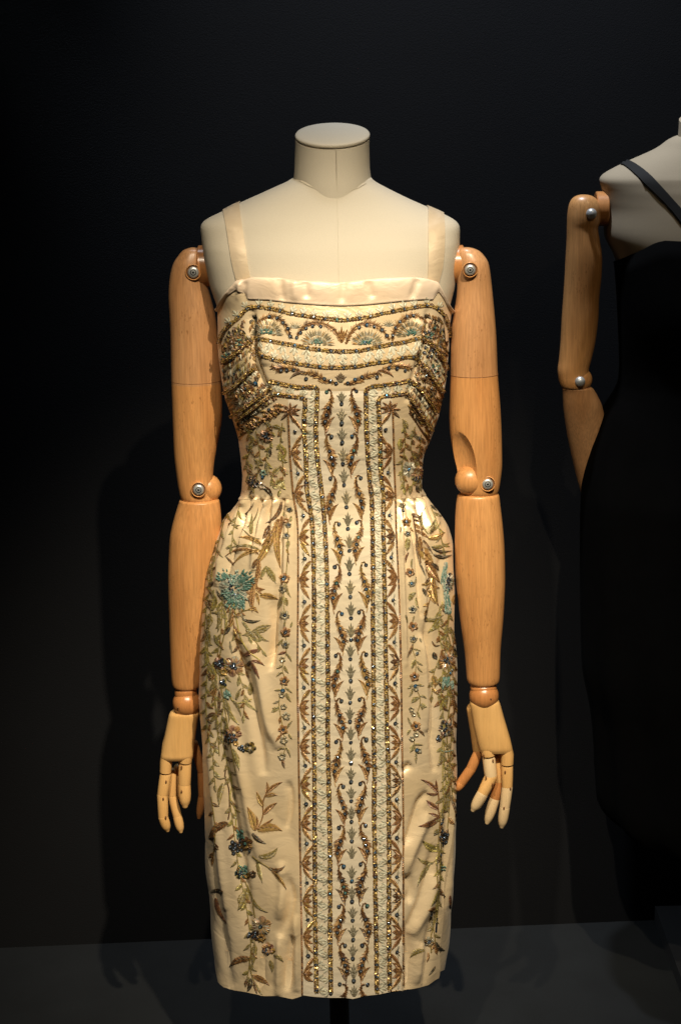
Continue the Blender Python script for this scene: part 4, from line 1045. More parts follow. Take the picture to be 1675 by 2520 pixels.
filler([(690, 992), (692, 1010), (640, 1034), (590, 1062), (586, 1054), (640, 1024)], 16, 'kbz', 2.7, (12, 20), (6, 9)); bugles([(690, 988), (692, 1010), (640, 1038), (588, 1066), (584, 1052), (640, 1020)], 70, ['brown', 'bronze', 'dkbrown', 'oldgold'], .7, (7, 12))
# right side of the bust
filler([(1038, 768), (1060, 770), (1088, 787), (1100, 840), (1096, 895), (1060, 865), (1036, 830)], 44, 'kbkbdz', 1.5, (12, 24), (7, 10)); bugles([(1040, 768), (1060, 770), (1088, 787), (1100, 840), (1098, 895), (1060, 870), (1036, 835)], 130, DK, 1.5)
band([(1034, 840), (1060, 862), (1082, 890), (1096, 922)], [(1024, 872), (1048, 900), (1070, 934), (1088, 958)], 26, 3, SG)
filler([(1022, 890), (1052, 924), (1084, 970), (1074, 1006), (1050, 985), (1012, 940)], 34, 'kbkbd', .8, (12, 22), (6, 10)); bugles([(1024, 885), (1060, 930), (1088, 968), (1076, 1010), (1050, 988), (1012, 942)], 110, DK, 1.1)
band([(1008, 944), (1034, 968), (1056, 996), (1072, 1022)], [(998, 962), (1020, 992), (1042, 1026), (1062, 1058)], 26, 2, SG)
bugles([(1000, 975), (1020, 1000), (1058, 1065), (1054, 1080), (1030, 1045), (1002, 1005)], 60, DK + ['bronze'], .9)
for i in range(26): bead(rnd.uniform(1042, 1094), rnd.uniform(790, 960), rnd.uniform(3.2, 4.4))
for i in range(16): bead(rnd.uniform(552, 612), rnd.uniform(800, 960), rnd.uniform(3.2, 4.4))
bead(629, 943, 5.5)
for c in ((592, 843), (556, 880), (1056, 828), (1072, 905)):
    e = EM()
    for i in range(16):
        a = rnd.uniform(0, 6.28); q = rnd.uniform(1, 8); e.stitch(c[0] + math.cos(a) * q, c[1] + math.sin(a) * q, c[0] + math.cos(a) * (q + 7), c[1] + math.sin(a) * (q + 7), 3.2, rnd.choice(('teal', 'teal', 'sage_dark')), .0028, .001)
    put('teal_tuft', e)

# --- sprays of leaves and flowers ---------------------------------------------------------
def tile(x0, y0, s): return lambda p: (x0 + p[0] / s, y0 + p[1] / s)
COL = dict(b=('brown', 'bronze'), k=('dkbrown', 'brown'), z=('bronze', 'gold'), o=('olive', 'sage_dark'), l=('olive_lite', 'olive'), y=('yellow', 'olive'), p=('plum', 'brown'), d=('dark', 'dkbrown'), g=('sage_dark', 'grey'))
def leaves(T, s, data):
    for it in data:
        b_, t_, w_, c = it[:4]; cc = COL[c]; B, E = T(b_), T(t_); L = math.hypot(E[0] - B[0], E[1] - B[1])
        leaf(B, E, max(4, w_ / s), cc[0], it[4] if len(it) > 4 else rnd.uniform(-.10, .10), cc[1], gap=1.15 if c in 'olyg' else 1.0, fill=(c not in 'lg') or None)
TA = tile(490, 1220, 6.533)
leaves(TA, 6.533, [((1330, 100), (1060, 440), 75, 'k', -.15), ((1290, 380), (1000, 800), 130, 'b', -.1), ((1180, 560), (870, 1150), 150, 'z', -.06), ((1330, 330), (1290, 700), 80, 'b'), ((1240, 420), (1310, 1180), 130, 'z', .04), ((1130, 480), (1010, 720), 90, 'k'),
  ((1000, 780), (620, 670), 90, 'z', .12), ((960, 860), (440, 860), 55, 'o', .12), ((1000, 880), (540, 1120), 70, 'z', .14), ((950, 930), (410, 980), 60, 'b', .18), ((560, 1110), (420, 960), 40, 'k'), ((960, 1010), (840, 1500), 90, 'b'), ((900, 1350), (860, 1880), 110, 'b', .05), ((860, 1150), (1000, 1000), 90, 'k'),
  ((830, 610), (850, 270), 75, 'l'), ((740, 290), (880, 100), 25, 'k'), ((780, 500), (950, 180), 28, 'o', .1), ((820, 650), (985, 690), 26, 'l'), ((820, 650), (690, 520), 26, 'o'), ((530, 470), (670, 480), 35, 'o'),
  ((1090, 1130), (980, 1360), 75, 'l'), ((1090, 1150), (1240, 1420), 120, 'l'), ((910, 1480), (1065, 1500), 60, 'b'), ((980, 1600), (1270, 1660), 110, 'z', -.05), ((920, 1550), (965, 1760), 60, 'z'), ((820, 1750), (960, 1885), 70, 'z'),
  ((700, 1980), (990, 2000), 60, 'd', .12), ((700, 2020), (930, 2290), 60, 'l'), ((860, 2180), (1155, 2080), 70, 'o'), ((180, 1100), (200, 1430), 60, 'y'), ((230, 1380), (110, 1490), 70, 'd'), ((220, 1840), (240, 1560), 100, 'y'), ((100, 1700), (220, 1850), 50, 'd'), ((420, 1700), (280, 1500), 50, 'd'),
  ((400, 1690), (430, 1850), 50, 'd'), ((400, 1800), (400, 2210), 45, 'y'), ((330, 1850), (300, 2200), 90, 'o'), ((180, 1900), (120, 2150), 110, 'o'), ((560, 1850), (500, 2120), 60, 'b'), ((650, 1820), (760, 2000), 60, 'g'), ((250, 1000), (190, 1250), 40, 'o'), ((800, 1240), (930, 1180), 60, 'g')])
TB = tile(490, 1540, 6.533)
leaves(TB, 6.533, [((500, 30), (410, 150), 80, 'd'), ((880, 90), (1150, 10), 80, 'o'), ((900, 90), (1130, 245), 75, 'l', .12), ((760, 60), (930, 250), 90, 'o'), ((720, 470), (1000, 378), 90, 'p'), ((850, 560), (1055, 645), 60, 'p'), ((840, 580), (970, 855), 65, 'p'), ((835, 565), (750, 660), 70, 'd'),
  ((600, 1180), (690, 990), 65, 'o'), ((820, 1110), (820, 900), 110, 'o'), ((700, 1190), (965, 1390), 65, 'l'), ((560, 1200), (680, 1450), 65, 'o'), ((480, 1350), (650, 1590), 65, 'y'), ((320, 1440), (105, 1500), 80, 'k', .2), ((180, 1590), (145, 1850), 60, 'b'), ((275, 1500), (275, 1665), 25, 'k'),
  ((140, 600), (290, 930), 80, 'y'), ((250, 150), (400, 370), 70, 'y'), ((550, 1980), (650, 2340), 100, 'l'), ((500, 250), (540, 460), 50, 'g'), ((150, 60), (180, 330), 100, 'o'), ((560, 60), (620, 340), 60, 'z'), ((280, 1000), (200, 1250), 60, 'b'), ((330, 1050), (300, 1450), 60, 'k'), ((420, 1180), (480, 1560), 80, 'o'), ((250, 900), (180, 1060), 60, 'o'),
  ((440, 1560), (400, 1700), 60, 'l'), ((120, 400), (100, 620), 60, 'y')])
TC_ = tile(490, 1880, 6.272)
leaves(TC_, 6.272, [((1040, 440), (1040, 270), 60, 'b'), ((1055, 430), (1285, 278), 70, 'b'), ((1030, 490), (1212, 480), 70, 'z'), ((985, 650), (885, 420), 80, 'z'), ((990, 770), (1205, 595), 85, 'b'), ((860, 1020), (740, 655), 130, 'z', .05), ((870, 1010), (885, 800), 60, 'b'), ((900, 1010), (1145, 840), 60, 'b'), ((900, 1012), (1285, 1032), 150, 'z', -.12),
  ((820, 1075), (1035, 1230), 80, 'd'), ((930, 1430), (1215, 1285), 110, 'o', .18), ((1080, 1610), (1332, 1560), 70, 'k', .22), ((1130, 1650), (1345, 1945), 65, 'z', -.05), ((900, 1500), (985, 1845), 85, 'l'), ((440, 900), (150, 1140), 130, 'k', .1), ((370, 300), (310, 645), 95, 'o'), ((420, 200), (225, 145), 35, 'o', -.25), ((700, 1990), (600, 2150), 120, 'o')])
stem([TC_(p) for p in ((860, 1030), (940, 920), (985, 780), (985, 600), (1020, 490), (1052, 430))], 3.4, 'brown'); stem([TC_(p) for p in ((820, 1420), (920, 1500), (1090, 1610), (1150, 1660))], 2.8, 'olive')
stem([TC_(p) for p in ((430, 0), (400, 200), (460, 380), (470, 700), (450, 860))], 3.5, 'dkbrown'); stem([TC_(p) for p in ((460, 50), (510, 300), (480, 520), (560, 700), (570, 960), (600, 1100))], 3.2, 'yellow'); stem([TC_(p) for p in ((500, 560), (560, 700), (640, 740))], 3, 'olive')
stem([TC_(p) for p in ((700, 1800), (760, 1930), (820, 2060))], 3, 'olive')
TD_ = tile(490, 2180, 6.272)
leaves(TD_, 6.272, [((740, 30), (595, 380), 150, 'o'), ((820, 180), (1065, 402), 55, 'o', .15), ((370, 95), (175, 95), 75, 'd', .12), ((255, 190), (430, 575), 80, 'p'), ((780, 1110), (465, 1245), 120, 'k', .1), ((865, 900), (825, 1240), 100, 'o'), ((820, 1380), (1085, 1535), 100, 'b'), ((805, 1430), (740, 1645), 80, 'd'), ((850, 1470), (900, 1690), 55, 'k'), ((870, 1500), (985, 1690), 45, 'o'), ((1160, 1060), (1300, 1180), 70, 'o'), ((1100, 1150), (1130, 1335), 80, 'o')])
stem([TD_(p) for p in ((740, -20), (830, 200), (840, 330), (865, 490))], 3, 'olive'); stem([TD_(p) for p in ((855, 890), (780, 1150), (810, 1360), (850, 1480))], 3, 'olive')
# flowers of the left spray
flower(TA((560, 1490)), 42, ('silver', 'teal_pale', 'silver', 'grey'), 0, 7, .2)
for c, n, r in ((TA((690, 1370)), 130, 26), (TA((420, 1300)), 44, 16), (TA((600, 1680)), 90, 24), (TA((480, 1560)), 40, 14)):
    e = EM()
    for i in range(n):
        a = rnd.uniform(0, 6.28); q = rnd.uniform(0, r); x, y = c[0] + math.cos(a) * q * 1.1, c[1] + math.sin(a) * q * .9; b_ = math.atan2(y - TA((560, 1490))[1], x - TA((560, 1490))[0])
        e.stitch(x, y, x + math.cos(b_) * 9, y + math.sin(b_) * 9, 3.8, rnd.choice(('teal', 'teal', 'teal_pale')), .0030, .0012)
    put('teal_tuft', e)
for p in ((490, 1380), (520, 1440), (500, 1490), (545, 1520), (580, 1590), (540, 1600), (630, 1590), (600, 1630), (520, 1550)): bead(*TA(p), 4.6, 'crystal')
bead(*TA((705, 1355)), 3.6, 'crystal_green')
flower(TB((330, 610)), 19, ('dkbrown', 'dark', 'plum', 'navy'), 6, 6, .4, 'crystal'); flower(TB((560, 650)), 29, ('pink', 'bronze', 'plum', 'silver'), 5, 6, .25, 'crystal'); cluster(TB((400, 910)), 5, 8, 4); flower(TB((400, 740)), 12, ('gold', 'bronze', 'oldgold'), 0)
e = EM()
for i in range(26): x, y = TB((rnd.uniform(400, 500), rnd.uniform(1020, 1130))); e.stitch(x, y, x + 5, y + 9, 3.4, rnd.choice(('teal', 'teal_pale')), .0024, .001)
put('teal_tuft', e)
flower(TB((560, 1720)), 22, ('pink', 'bronze', 'plum'), 0, 6, .3); flower(TB((500, 1800)), 17, ('dkbrown', 'dark', 'grey', 'plum'), 9, 6, .55, 'crystal'); flower(TB((590, 1890)), 8, ('gold', 'bronze'), 0)
flower(TB((820, 1960)), 17, ('dark', 'grey', 'olive', 'oldgold'), 0, 5, .3); cluster(TB((690, 1970)), 5, 8, 4, 'crystal')
flower(TC_((560, 1290)), 15, ('navy', 'dark', 'dkbrown'), 9, 6, .7, 'crystal', 4.4); flower(TC_((720, 1230)), 20, ('bronze', 'plum', 'oldgold'), 2, 6, .3); cluster(TC_((650, 1170)), 4, 7, 4, 'crystal'); bead(*TC_((780, 1340)), 4)
for c, n in ((TC_((640, 1060)), 18), (TC_((680, 1620)), 26)):
    e = EM()
    for i in range(n): x, y = c[0] + rnd.uniform(-10, 10), c[1] + rnd.uniform(-10, 10); e.stitch(x, y, x + 3, y + 8, 3.4, 'teal', .0026, .001)
    put('teal_tuft', e)
flower(TC_((650, 1680)), 18, ('navy', 'dark', 'teal', 'bronze'), 2, 6, .35); flower(TC_((740, 1720)), 10, ('gold', 'bronze', 'oldgold'), 0); flower(TC_((830, 1700)), 10, ('dark', 'dkbrown'), 0)
flower(TD_((960, 620)), 28, ('silver', 'pink', 'bronze', 'grey'), 2, 6, .22); flower(TD_((870, 760)), 15, ('navy', 'dark', 'dkbrown'), 4, 6, .5, 'crystal', 3.6); cluster(TD_((775, 760)), 3, 5, 3.6, 'crystal'); flower(TD_((960, 800)), 13, ('oldgold', 'bronze'), 0)
flower(TD_((1060, 970)), 18, ('pink', 'bronze', 'plum'), 0, 6, .3); cluster(TD_((1040, 1010)), 5, 8, 3.4, 'crystal'); flower(TD_((1135, 1000)), 8, ('gold', 'oldgold'), 0)
# slender garlands of small flowers
GR = ('grey', 'silver', 'sage_dark'); BR = ('bronze', 'brown', 'pink')
for T, lst in ((TA, [((1450, 220), 60, GR, 2), ((1400, 400), 55, BR, 0), ((1430, 470), 60, GR, 1), ((1400, 640), 65, GR, 1), ((1370, 1330), 100, BR, 3), ((1345, 1500), 80, GR, 2), ((1375, 1920), 90, GR, 1), ((1390, 2190), 95, BR, 2)]),
               (TB, [((1390, 300), 75, GR, 2), ((1340, 540), 60, GR, 0), ((1370, 885), 90, BR, 2), ((1330, 1110), 60, GR, 0), ((1360, 1300), 60, GR, 0), ((1400, 1450), 80, GR, 0), ((1350, 1670), 95, BR, 1), ((1360, 1840), 80, GR, 0), ((1330, 2100), 75, GR, 0)])):
    for p, r, cs, nb in lst: flower(T(p), r / 6.533, cs, nb, 5, .3, None, 4.2)
bead(*TB((1345, 1040)), 5, 'crystal_blue')
leaves(TA, 6.533, [((1360, 250), (1340, 340), 40, 'l'), ((1480, 330), (1460, 420), 60, 'l'), ((1430, 720), (1410, 860), 70, 'l'), ((1400, 860), (1450, 960), 40, 'z'), ((1420, 960), (1440, 1100), 30, 'p'), ((1390, 1420), (1480, 1640), 50, 'o'), ((1330, 1640), (1270, 1830), 80, 'o'), ((1330, 1640), (1420, 1780), 90, 'l'), ((1300, 1640), (1420, 1650), 50, 'l'), ((1380, 2000), (1350, 2120), 35, 'o'), ((1470, 2110), (1500, 2010), 40, 'l')])
leaves(TB, 6.533, [((1345, 215), (1238, 325), 50, 'o'), ((1400, 415), (1265, 465), 60, 'p'), ((1405, 440), (1490, 580), 50, 'o'), ((1345, 640), (1240, 692), 50, 'o'), ((1365, 645), (1440, 765), 55, 'o'), ((1345, 740), (1238, 822), 50, 'o'), ((1320, 1030), (1208, 1035), 40, 'o'), ((1385, 990), (1500, 1080), 40, 'o'), ((1400, 1080), (1480, 1225), 65, 'o'), ((1290, 1200), (1175, 1245), 45, 'g'), ((1285, 1300), (1150, 1390), 80, 'l'),
  ((1270, 1320), (1165, 1325), 40, 'g'), ((1310, 1460), (1290, 1580), 55, 'b'), ((1415, 1640), (1500, 1525), 45, 'o'), ((1325, 1745), (1225, 1865), 60, 'b'), ((1440, 1740), (1500, 1820), 50, 'l'), ((1380, 1965), (1260, 1990), 30, 'o'), ((1395, 1950), (1470, 2120), 45, 'o'), ((1345, 2130), (1378, 2295), 55, 'k')])
for T, pts in ((TA, [(1400, 300), (1430, 700), (1400, 1200), (1360, 1600), (1380, 2100)]), (TB, [(1390, 150), (1400, 430), (1345, 620), (1345, 740), (1365, 850), (1290, 1180), (1290, 1330), (1320, 1500), (1345, 1640), (1385, 1900), (1380, 1980), (1340, 2120)])): stem([T(p) for p in pts], 2.2, 'olive')
# right side
TE = tile(960, 1220, 6.939); TF = tile(960, 1540, 6.556); TG = tile(960, 1880, 7.372); TH = tile(960, 2180, 7.861)
for T, s, lst in ((TE, 6.939, [((200, 170), 60, GR, 0), ((275, 450), 95, ('gold', 'bronze', 'brown'), 1), ((295, 650), 65, GR, 1), ((335, 1310), 90, BR, 1), ((360, 1500), 70, GR, 1), ((375, 1940), 80, ('silver', 'grey'), 1), ((385, 2230), 95, BR, 1)]),
                  (TF, 6.556, [((370, 210), 75, GR, 1), ((430, 440), 40, ('sage', 'silver'), 1), ((390, 820), 90, BR, 1), ((410, 1010), 55, GR, 0), ((335, 1345), 50, GR, 0), ((370, 1420), 50, GR, 0), ((410, 1620), 95, BR, 1), ((410, 1750), 55, GR, 0), ((345, 1820), 55, ('silver', 'grey'), 0), ((455, 2010), 60, GR, 0)])):
    for p, r, cs, nb in lst: flower(T(p), r / s, cs, nb, 5, .3, None, 4.5)
bead(*TE((212, 262)), 4, 'crystal_light'); bead(*TF((398, 968)), 5, 'crystal_blue'); bead(*TF((425, 2005)), 5, 'crystal_blue')
leaves(TE, 6.939, [((300, 720), (290, 960), 110, 'l'), ((305, 970), (265, 1150), 45, 'p'), ((370, 1080), (370, 1260), 40, 'l'), ((440, 1390), (410, 1540), 40, 'g'), ((400, 1650), (320, 1810), 100, 'l'), ((430, 1660), (310, 1680), 50, 'l'), ((430, 1740), (485, 1930), 50, 'l'), ((260, 2040), (290, 2180), 35, 'o'), ((400, 2050), (370, 2160), 35, 'o'), ((180, 540), (170, 640), 40, 'l'), ((340, 540), (400, 610), 40, 'z'), ((230, 130), (270, 170), 40, 'l'),
  ((365, 315), (555, 380), 90, 'k'), ((390, 400), (545, 450), 45, 'k'), ((410, 490), (610, 570), 80, 'b'), ((430, 585), (660, 735), 70, 'b', -.05), ((640, 730), (930, 620), 110, 'z', .1), ((700, 870), (1010, 800), 75, 'o', .1), ((715, 900), (1045, 935), 60, 'd', .12), ((735, 1010), (1050, 1005), 75, 'd', .14), ((560, 760), (730, 1010), 45, 'k'), ((480, 850), (740, 1160), 190, 'z'), ((500, 700), (560, 950), 80, 'b'),
  ((600, 1100), (850, 1500), 130, 'b'), ((720, 1400), (820, 1890), 120, 'z', .06), ((545, 1515), (705, 1480), 55, 'z'), ((690, 1500), (600, 1640), 40, 'z'), ((640, 1620), (700, 1750), 90, 'z'), ((555, 1580), (605, 1720), 60, 'd'), ((640, 650), (610, 180), 60, 'l', -.22), ((680, 640), (760, 330), 80, 'l', .12), ((720, 600), (850, 430), 50, 'l', .12), ((690, 160), (790, 260), 45, 'd'), ((500, 1150), (595, 1370), 35, 'd'), ((460, 660), (500, 1150), 45, 'k'),
  ((590, 2120), (900, 2030), 100, 'o', .1), ((850, 2050), (640, 2350), 75, 'y'), ((600, 2060), (620, 2160), 70, 'd'), ((1110, 1680), (1070, 1860), 110, 'z'), ((700, 1160), (830, 1280), 90, 'd'), ((920, 1850), (820, 1960), 80, 'o'), ((960, 2200), (900, 2350), 60, 'y')])
stem([TE(p) for p in ((380, 300), (430, 600), (500, 1000), (520, 1150))], 3.5, 'dkbrown')
leaves(TF, 6.556, [((360, 300), (268, 510), 55, 'k'), ((380, 370), (495, 402), 40, 'o'), ((470, 200), (505, 272), 40, 'g'), ((395, 545), (340, 705), 75, 'l'), ((415, 570), (525, 635), 42, 'o'), ((435, 655), (518, 748), 42, 'o'), ((355, 950), (270, 1012), 50, 'o'), ((350, 1010), (298, 1145), 50, 'o'), ((430, 950), (548, 965), 42, 'o'), ((480, 1125), (582, 1168), 45, 'o'), ((460, 1150), (330, 1250), 90, 'l'), ((470, 1270), (595, 1310), 80, 'l'), ((490, 1250), (520, 1360), 60, 'o'), ((430, 1380), (490, 1510), 45, 'l'),
  ((330, 1600), (275, 1470), 50, 'o'), ((450, 1680), (550, 1785), 48, 'k'), ((320, 1670), (265, 1770), 55, 'l'), ((375, 1915), (525, 1920), 45, 'o'), ((370, 1920), (308, 2045), 80, 'l'), ((410, 2050), (412, 2225), 48, 'o'),
  ((670, 250), (800, 310), 35, 'k', .3), ((690, 430), (750, 550), 90, 'd'), ((690, 800), (720, 1000), 110, 'z'), ((780, 920), (830, 1010), 50, 'd'), ((850, 1060), (690, 1070), 35, 'k'), ((870, 360), (840, 240), 50, 'z'), ((900, 30), (850, 260), 60, 'y'), ((720, 40), (600, 100), 60, 'y'), ((1010, 330), (1035, 500), 60, 'd'), ((980, 950), (1045, 1160), 60, 'k', .2), ((1000, 1170), (1025, 1430), 75, 'k'), ((910, 1120), (790, 1380), 110, 'y'), ((780, 1100), (780, 1280), 60, 'l'), ((880, 1180), (920, 1400), 40, 'y'),
  ((820, 2050), (765, 2280), 65, 'o'), ((870, 2000), (890, 2330), 55, 'o'), ((900, 2250), (1080, 2225), 90, 'o'), ((950, 300), (920, 480), 50, 'y'), ((960, 20), (1000, 280), 60, 'o'), ((1000, 1400), (980, 1600), 50, 'k'), ((960, 2180), (1010, 1990), 90, 'o')])
stem([TF(p) for p in ((370, 250), (365, 400), (405, 520), (410, 600), (405, 740))], 2.2, 'olive'); stem([TF(p) for p in ((430, 1050), (480, 1160), (470, 1290), (440, 1390), (480, 1480))], 2.2, 'olive'); stem([TF(p) for p in ((370, 1840), (385, 1920), (410, 2060))], 2.2, 'olive')
flower(TF((910, 560)), 23, BR + ('silver',), 5, 7, .3, 'crystal', 4.6, squash=1.15); cluster(TF((990, 500)), 3, 6, 3.6, 'crystal'); bead(*TF((960, 765)), 4, 'crystal_blue'); bead(*TF((990, 715)), 4, 'crystal_light')
flower(TF((890, 1650)), 20, ('silver', 'grey', 'pink', 'dkbrown'), 8, 6, .5, 'crystal', 4.2, squash=1.25); cluster(TF((770, 1810)), 4, 6, 3.8, 'crystal')
e = EM()
for i in range(30): x, y = TF((rnd.uniform(840, 1010), rnd.uniform(800, 960))); e.stitch(x, y, x - 3, y + 12, 3.6, rnd.choice(('teal', 'teal_pale')), .0028, .001)
put('teal_tuft', e)
e = EM(); line([TF((785, 1995)), TF((890, 2030)), TF((1000, 2008))], 4, 'teal_pale', e); put('teal_tuft', e)
flower(TE((975, 1470)), 20, ('silver', 'grey', 'teal_pale'), 0, 6, .3, squash=1.4)
for p in ((1000, 1345), (985, 1400), (1015, 1430), (970, 1450), (990, 1500), (950, 1510), (970, 1560), (990, 1590), (945, 1570)): bead(*TE(p), 4.6, 'crystal')
bead(*TE((935, 1610)), 3.5, 'crystal_green')
e = EM()
for i in range(150):
    t = rnd.random(); x, y = TE((interp([(0, 940), (.3, 895), (.6, 950), (1, 975)], t) + rnd.uniform(-45, 45) * (.5 + t * .7), 1130 + t * 820)); e.stitch(x, y, x + rnd.uniform(-1, 2), y + 13, 3.4, rnd.choice(('teal', 'teal_pale', 'teal_pale', 'silver')), .0028, .001)
put('teal_tuft', e)
leaves(TG, 7.372, [((860, 520), (545, 280), 85, 'p'), ((840, 470), (820, 280), 55, 'p'), ((850, 545), (655, 520), 55, 'p'), ((860, 815), (648, 655), 110, 'p'), ((880, 985), (505, 1130), 120, 'p', -.1), ((880, 960), (680, 900), 60, 'p'), ((870, 1250), (780, 1295), 45, 'd'), ((890, 1570), (578, 1385), 140, 'y', -.1), ((770, 1800), (475, 1680), 80, 'l', -.12), ((710, 1820), (480, 2235), 90, 'l', .05), ((1060, 540), (1060, 910), 95, 'o'),
  ((1060, 60), (970, 550), 50, 'y', -.1), ((1080, 60), (1195, 400), 55, 'o'), ((1060, 560), (1190, 1020), 55, 'k'), ((860, 1640), (850, 1900), 50, 'y'), ((960, 560), (940, 620), 50, 'g')])
stem([TG(p) for p in ((825, 320), (870, 590), (862, 800), (890, 980), (900, 1250))], 3.4, 'brown'); stem([TG(p) for p in ((880, 1560), (850, 1750), (840, 1950), (860, 2250))], 3, 'olive'); stem([TG(p) for p in ((780, 1780), (870, 1680), (880, 1560))], 2.6, 'olive')
flower(TG((970, 1340)), 12, ('navy', 'dark', 'dkbrown'), 8, 5, .7, 'crystal', 4.2, squash=1.5); cluster(TG((940, 1060)), 3, 8, 3.5, 'crystal'); bead(*TG((910, 1650)), 3.6, 'crystal'); bead(*TG((915, 1790)), 3.6, 'crystal')
e = EM()
for i in range(9): x, y = TG((rnd.uniform(900, 990), rnd.uniform(1850, 1910))); e.stitch(x, y, x + 6, y + 3, 3, 'teal', .0022, .001)
put('teal_tuft', e)
leaves(TH, 7.861, [((930, 90), (785, 390), 65, 'y'), ((645, 1240), (375, 1395), 120, 'o', .14), ((860, 1100), (1052, 1245), 120, 'd', .18), ((800, 600), (760, 900), 70, 'g'), ((730, 1290), (700, 1480), 55, 'b'), ((860, 1560), (738, 1725), 40, 'd'), ((1150, 190), (1165, 450), 60, 'p')])
stem([TH(p) for p in ((910, 350), (880, 550), (830, 800), (780, 1000), (790, 1300))], 3, 'olive'); stem([TH(p) for p in ((900, 620), (880, 900))], 5, 'navy'); flower(TH((750, 1080)), 15, ('grey', 'bronze', 'silver', 'dkbrown'), 2, 6, .3); cluster(TH((790, 560)), 3, 6, 3.4, 'crystal')
# sprays on the shaded sides of the waist
TK = tile(530, 900, 5.227); TM = tile(820, 900, 5.227)
leaves(TK, 5.227, [((730, 830), (680, 760), 50, 'k'), ((740, 770), (845, 800), 60, 'o'), ((830, 780), (830, 900), 55, 'o'), ((850, 1220), (835, 1000), 120, 'y', .1), ((430, 1110), (400, 1020), 45, 'd'), ((430, 1050), (520, 950), 70, 'o'), ((460, 900), (490, 1000), 60, 'y'), ((700, 1160), (715, 1060), 60, 'd'), ((620, 1270), (500, 1190), 75, 'o'), ((430, 1260), (480, 1340), 60, 'y'), ((835, 1290), (900, 1425), 75, 'b'), ((720, 1420), (850, 1280), 75, 'o'),
  ((740, 1560), (910, 1470), 130, 'l'), ((620, 1555), (735, 1690), 75, 'd'), ((650, 1250), (680, 1430), 60, 'g'), ((560, 900), (620, 1010), 40, 'o'), ((470, 1600), (450, 1660), 30, 'd')])
flower(TK((660, 900)), 20, ('brown', 'pink', 'dkbrown'), 5, 6, .4, 'crystal', 3.8); flower(TK((485, 1500)), 17, ('navy', 'dark', 'pink'), 3, 6, .4); flower(TK((600, 1540)), 11, ('pink', 'silver'), 0); bead(*TK((610, 1430)), 4.2, 'crystal_blue'); flower(TK((620, 1380)), 10, ('teal', 'teal_pale', 'sage_dark'), 0); bead(*TK((690, 560)), 4.2); leaf(TK((540, 750)), TK((380, 670)), 12, 'dark')
leaves(TM, 5.227, [((860, 940), (850, 1090), 80, 'y'), ((940, 1010), (985, 1090), 60, 'b'), ((880, 1380), (910, 1520), 85, 'o'), ((950, 1520), (940, 1620), 45, 'b'), ((1070, 1540), (1105, 1640), 55, 'd'), ((900, 700), (960, 800), 80, 'o'), ((1010, 830), (1030, 920), 50, 'o'), ((930, 860), (900, 760), 50, 'o'), ((1050, 900), (1120, 960), 70, 'g'), ((850, 1150), (940, 1200), 40, 'b'), ((1080, 1180), (1010, 1130), 90, 'y'), ((1150, 1080), (1100, 1020), 50, 'b')])
flower(TM((970, 1330)), 21, ('silver', 'sage', 'grey'), 2, 7, .2, 'crystal_blue', 3.8); flower(TM((1080, 1370)), 20, ('pink', 'bronze', 'plum'), 0, 6, .3); cluster(TM((1060, 1460)), 6, 9, 3.8, 'crystal'); bead(*TM((1105, 932)), 3.8, 'crystal_light')

# small filler leaves and tendrils that thicken the side sprays
def filler(poly, n, cols, ang, L=(14, 26), w_=(7, 11)):
    xs = [p[0] for p in poly]; ys = [p[1] for p in poly]; k = 0
    while k < n:
        x, y = rnd.uniform(min(xs), max(xs)), rnd.uniform(min(ys), max(ys))
        if not inpoly(x, y, poly): continue
        k += 1; a = ang + rnd.uniform(-.9, .9); l = rnd.uniform(*L); c = rnd.choice(cols)
        leaf((x, y), (x + math.cos(a) * l, y + math.sin(a) * l), rnd.uniform(*w_), COL[c][0], rnd.uniform(-.15, .15), COL[c][1], gap=1.1)
def vine(pts, cols, sp=17, L=(16, 27), w_=(8, 12), sm='olive', wd=2.6, spread=.75):
    p2 = catmull([tuple(map(float, p)) for p in pts], 6); o = arc(p2); stem(pts, wd, sm); k = 0; q = sp * .6
    while q < o[-1] - 3:
        u, v, dx, dy = at_len(p2, o, q); sg = 1 if k % 2 else -1; a = math.atan2(dy, dx) + sg * rnd.uniform(spread * .7, spread * 1.35); l = rnd.uniform(*L); c = rnd.choice(cols)
        leaf((u, v), (u + math.cos(a) * l, v + math.sin(a) * l), rnd.uniform(*w_), COL[c][0], -sg * rnd.uniform(.03, .14), COL[c][1], gap=1.05)
        k += 1; q += sp * rnd.uniform(.75, 1.15)
    u, v, dx, dy = at_len(p2, o, o[-1]); c = rnd.choice(cols); leaf((u, v), (u + dx * 20, v + dy * 20), 9, COL[c][0], .05, COL[c][1])
vine([(545, 1520), (528, 1480), (515, 1440), (512, 1400), (524, 1360)], 'oylo'); vine([(520, 1440), (508, 1500), (506, 1570), (516, 1640)], 'oyyk'); vine([(548, 1470), (545, 1550), (535, 1620), (528, 1700), (534, 1770)], 'yoyb')
vine([(572, 1460), (576, 1540), (590, 1600), (606, 1650)], 'bzkl', sm='brown'); vine([(560, 1530), (585, 1510), (612, 1500)], 'obz'); vine([(515, 1620), (508, 1700), (510, 1780), (520, 1840)], 'oykb', sm='yellow')
vine([(552, 1620), (556, 1700), (545, 1790), (560, 1880), (575, 1950)], 'ooyk', sm='yellow'); vine([(580, 1640), (600, 1700), (600, 1760)], 'lob'); vine([(540, 1800), (525, 1860), (530, 1930)], 'ol'); vine([(565, 1960), (575, 2040), (585, 2120), (600, 2200)], 'oybk')
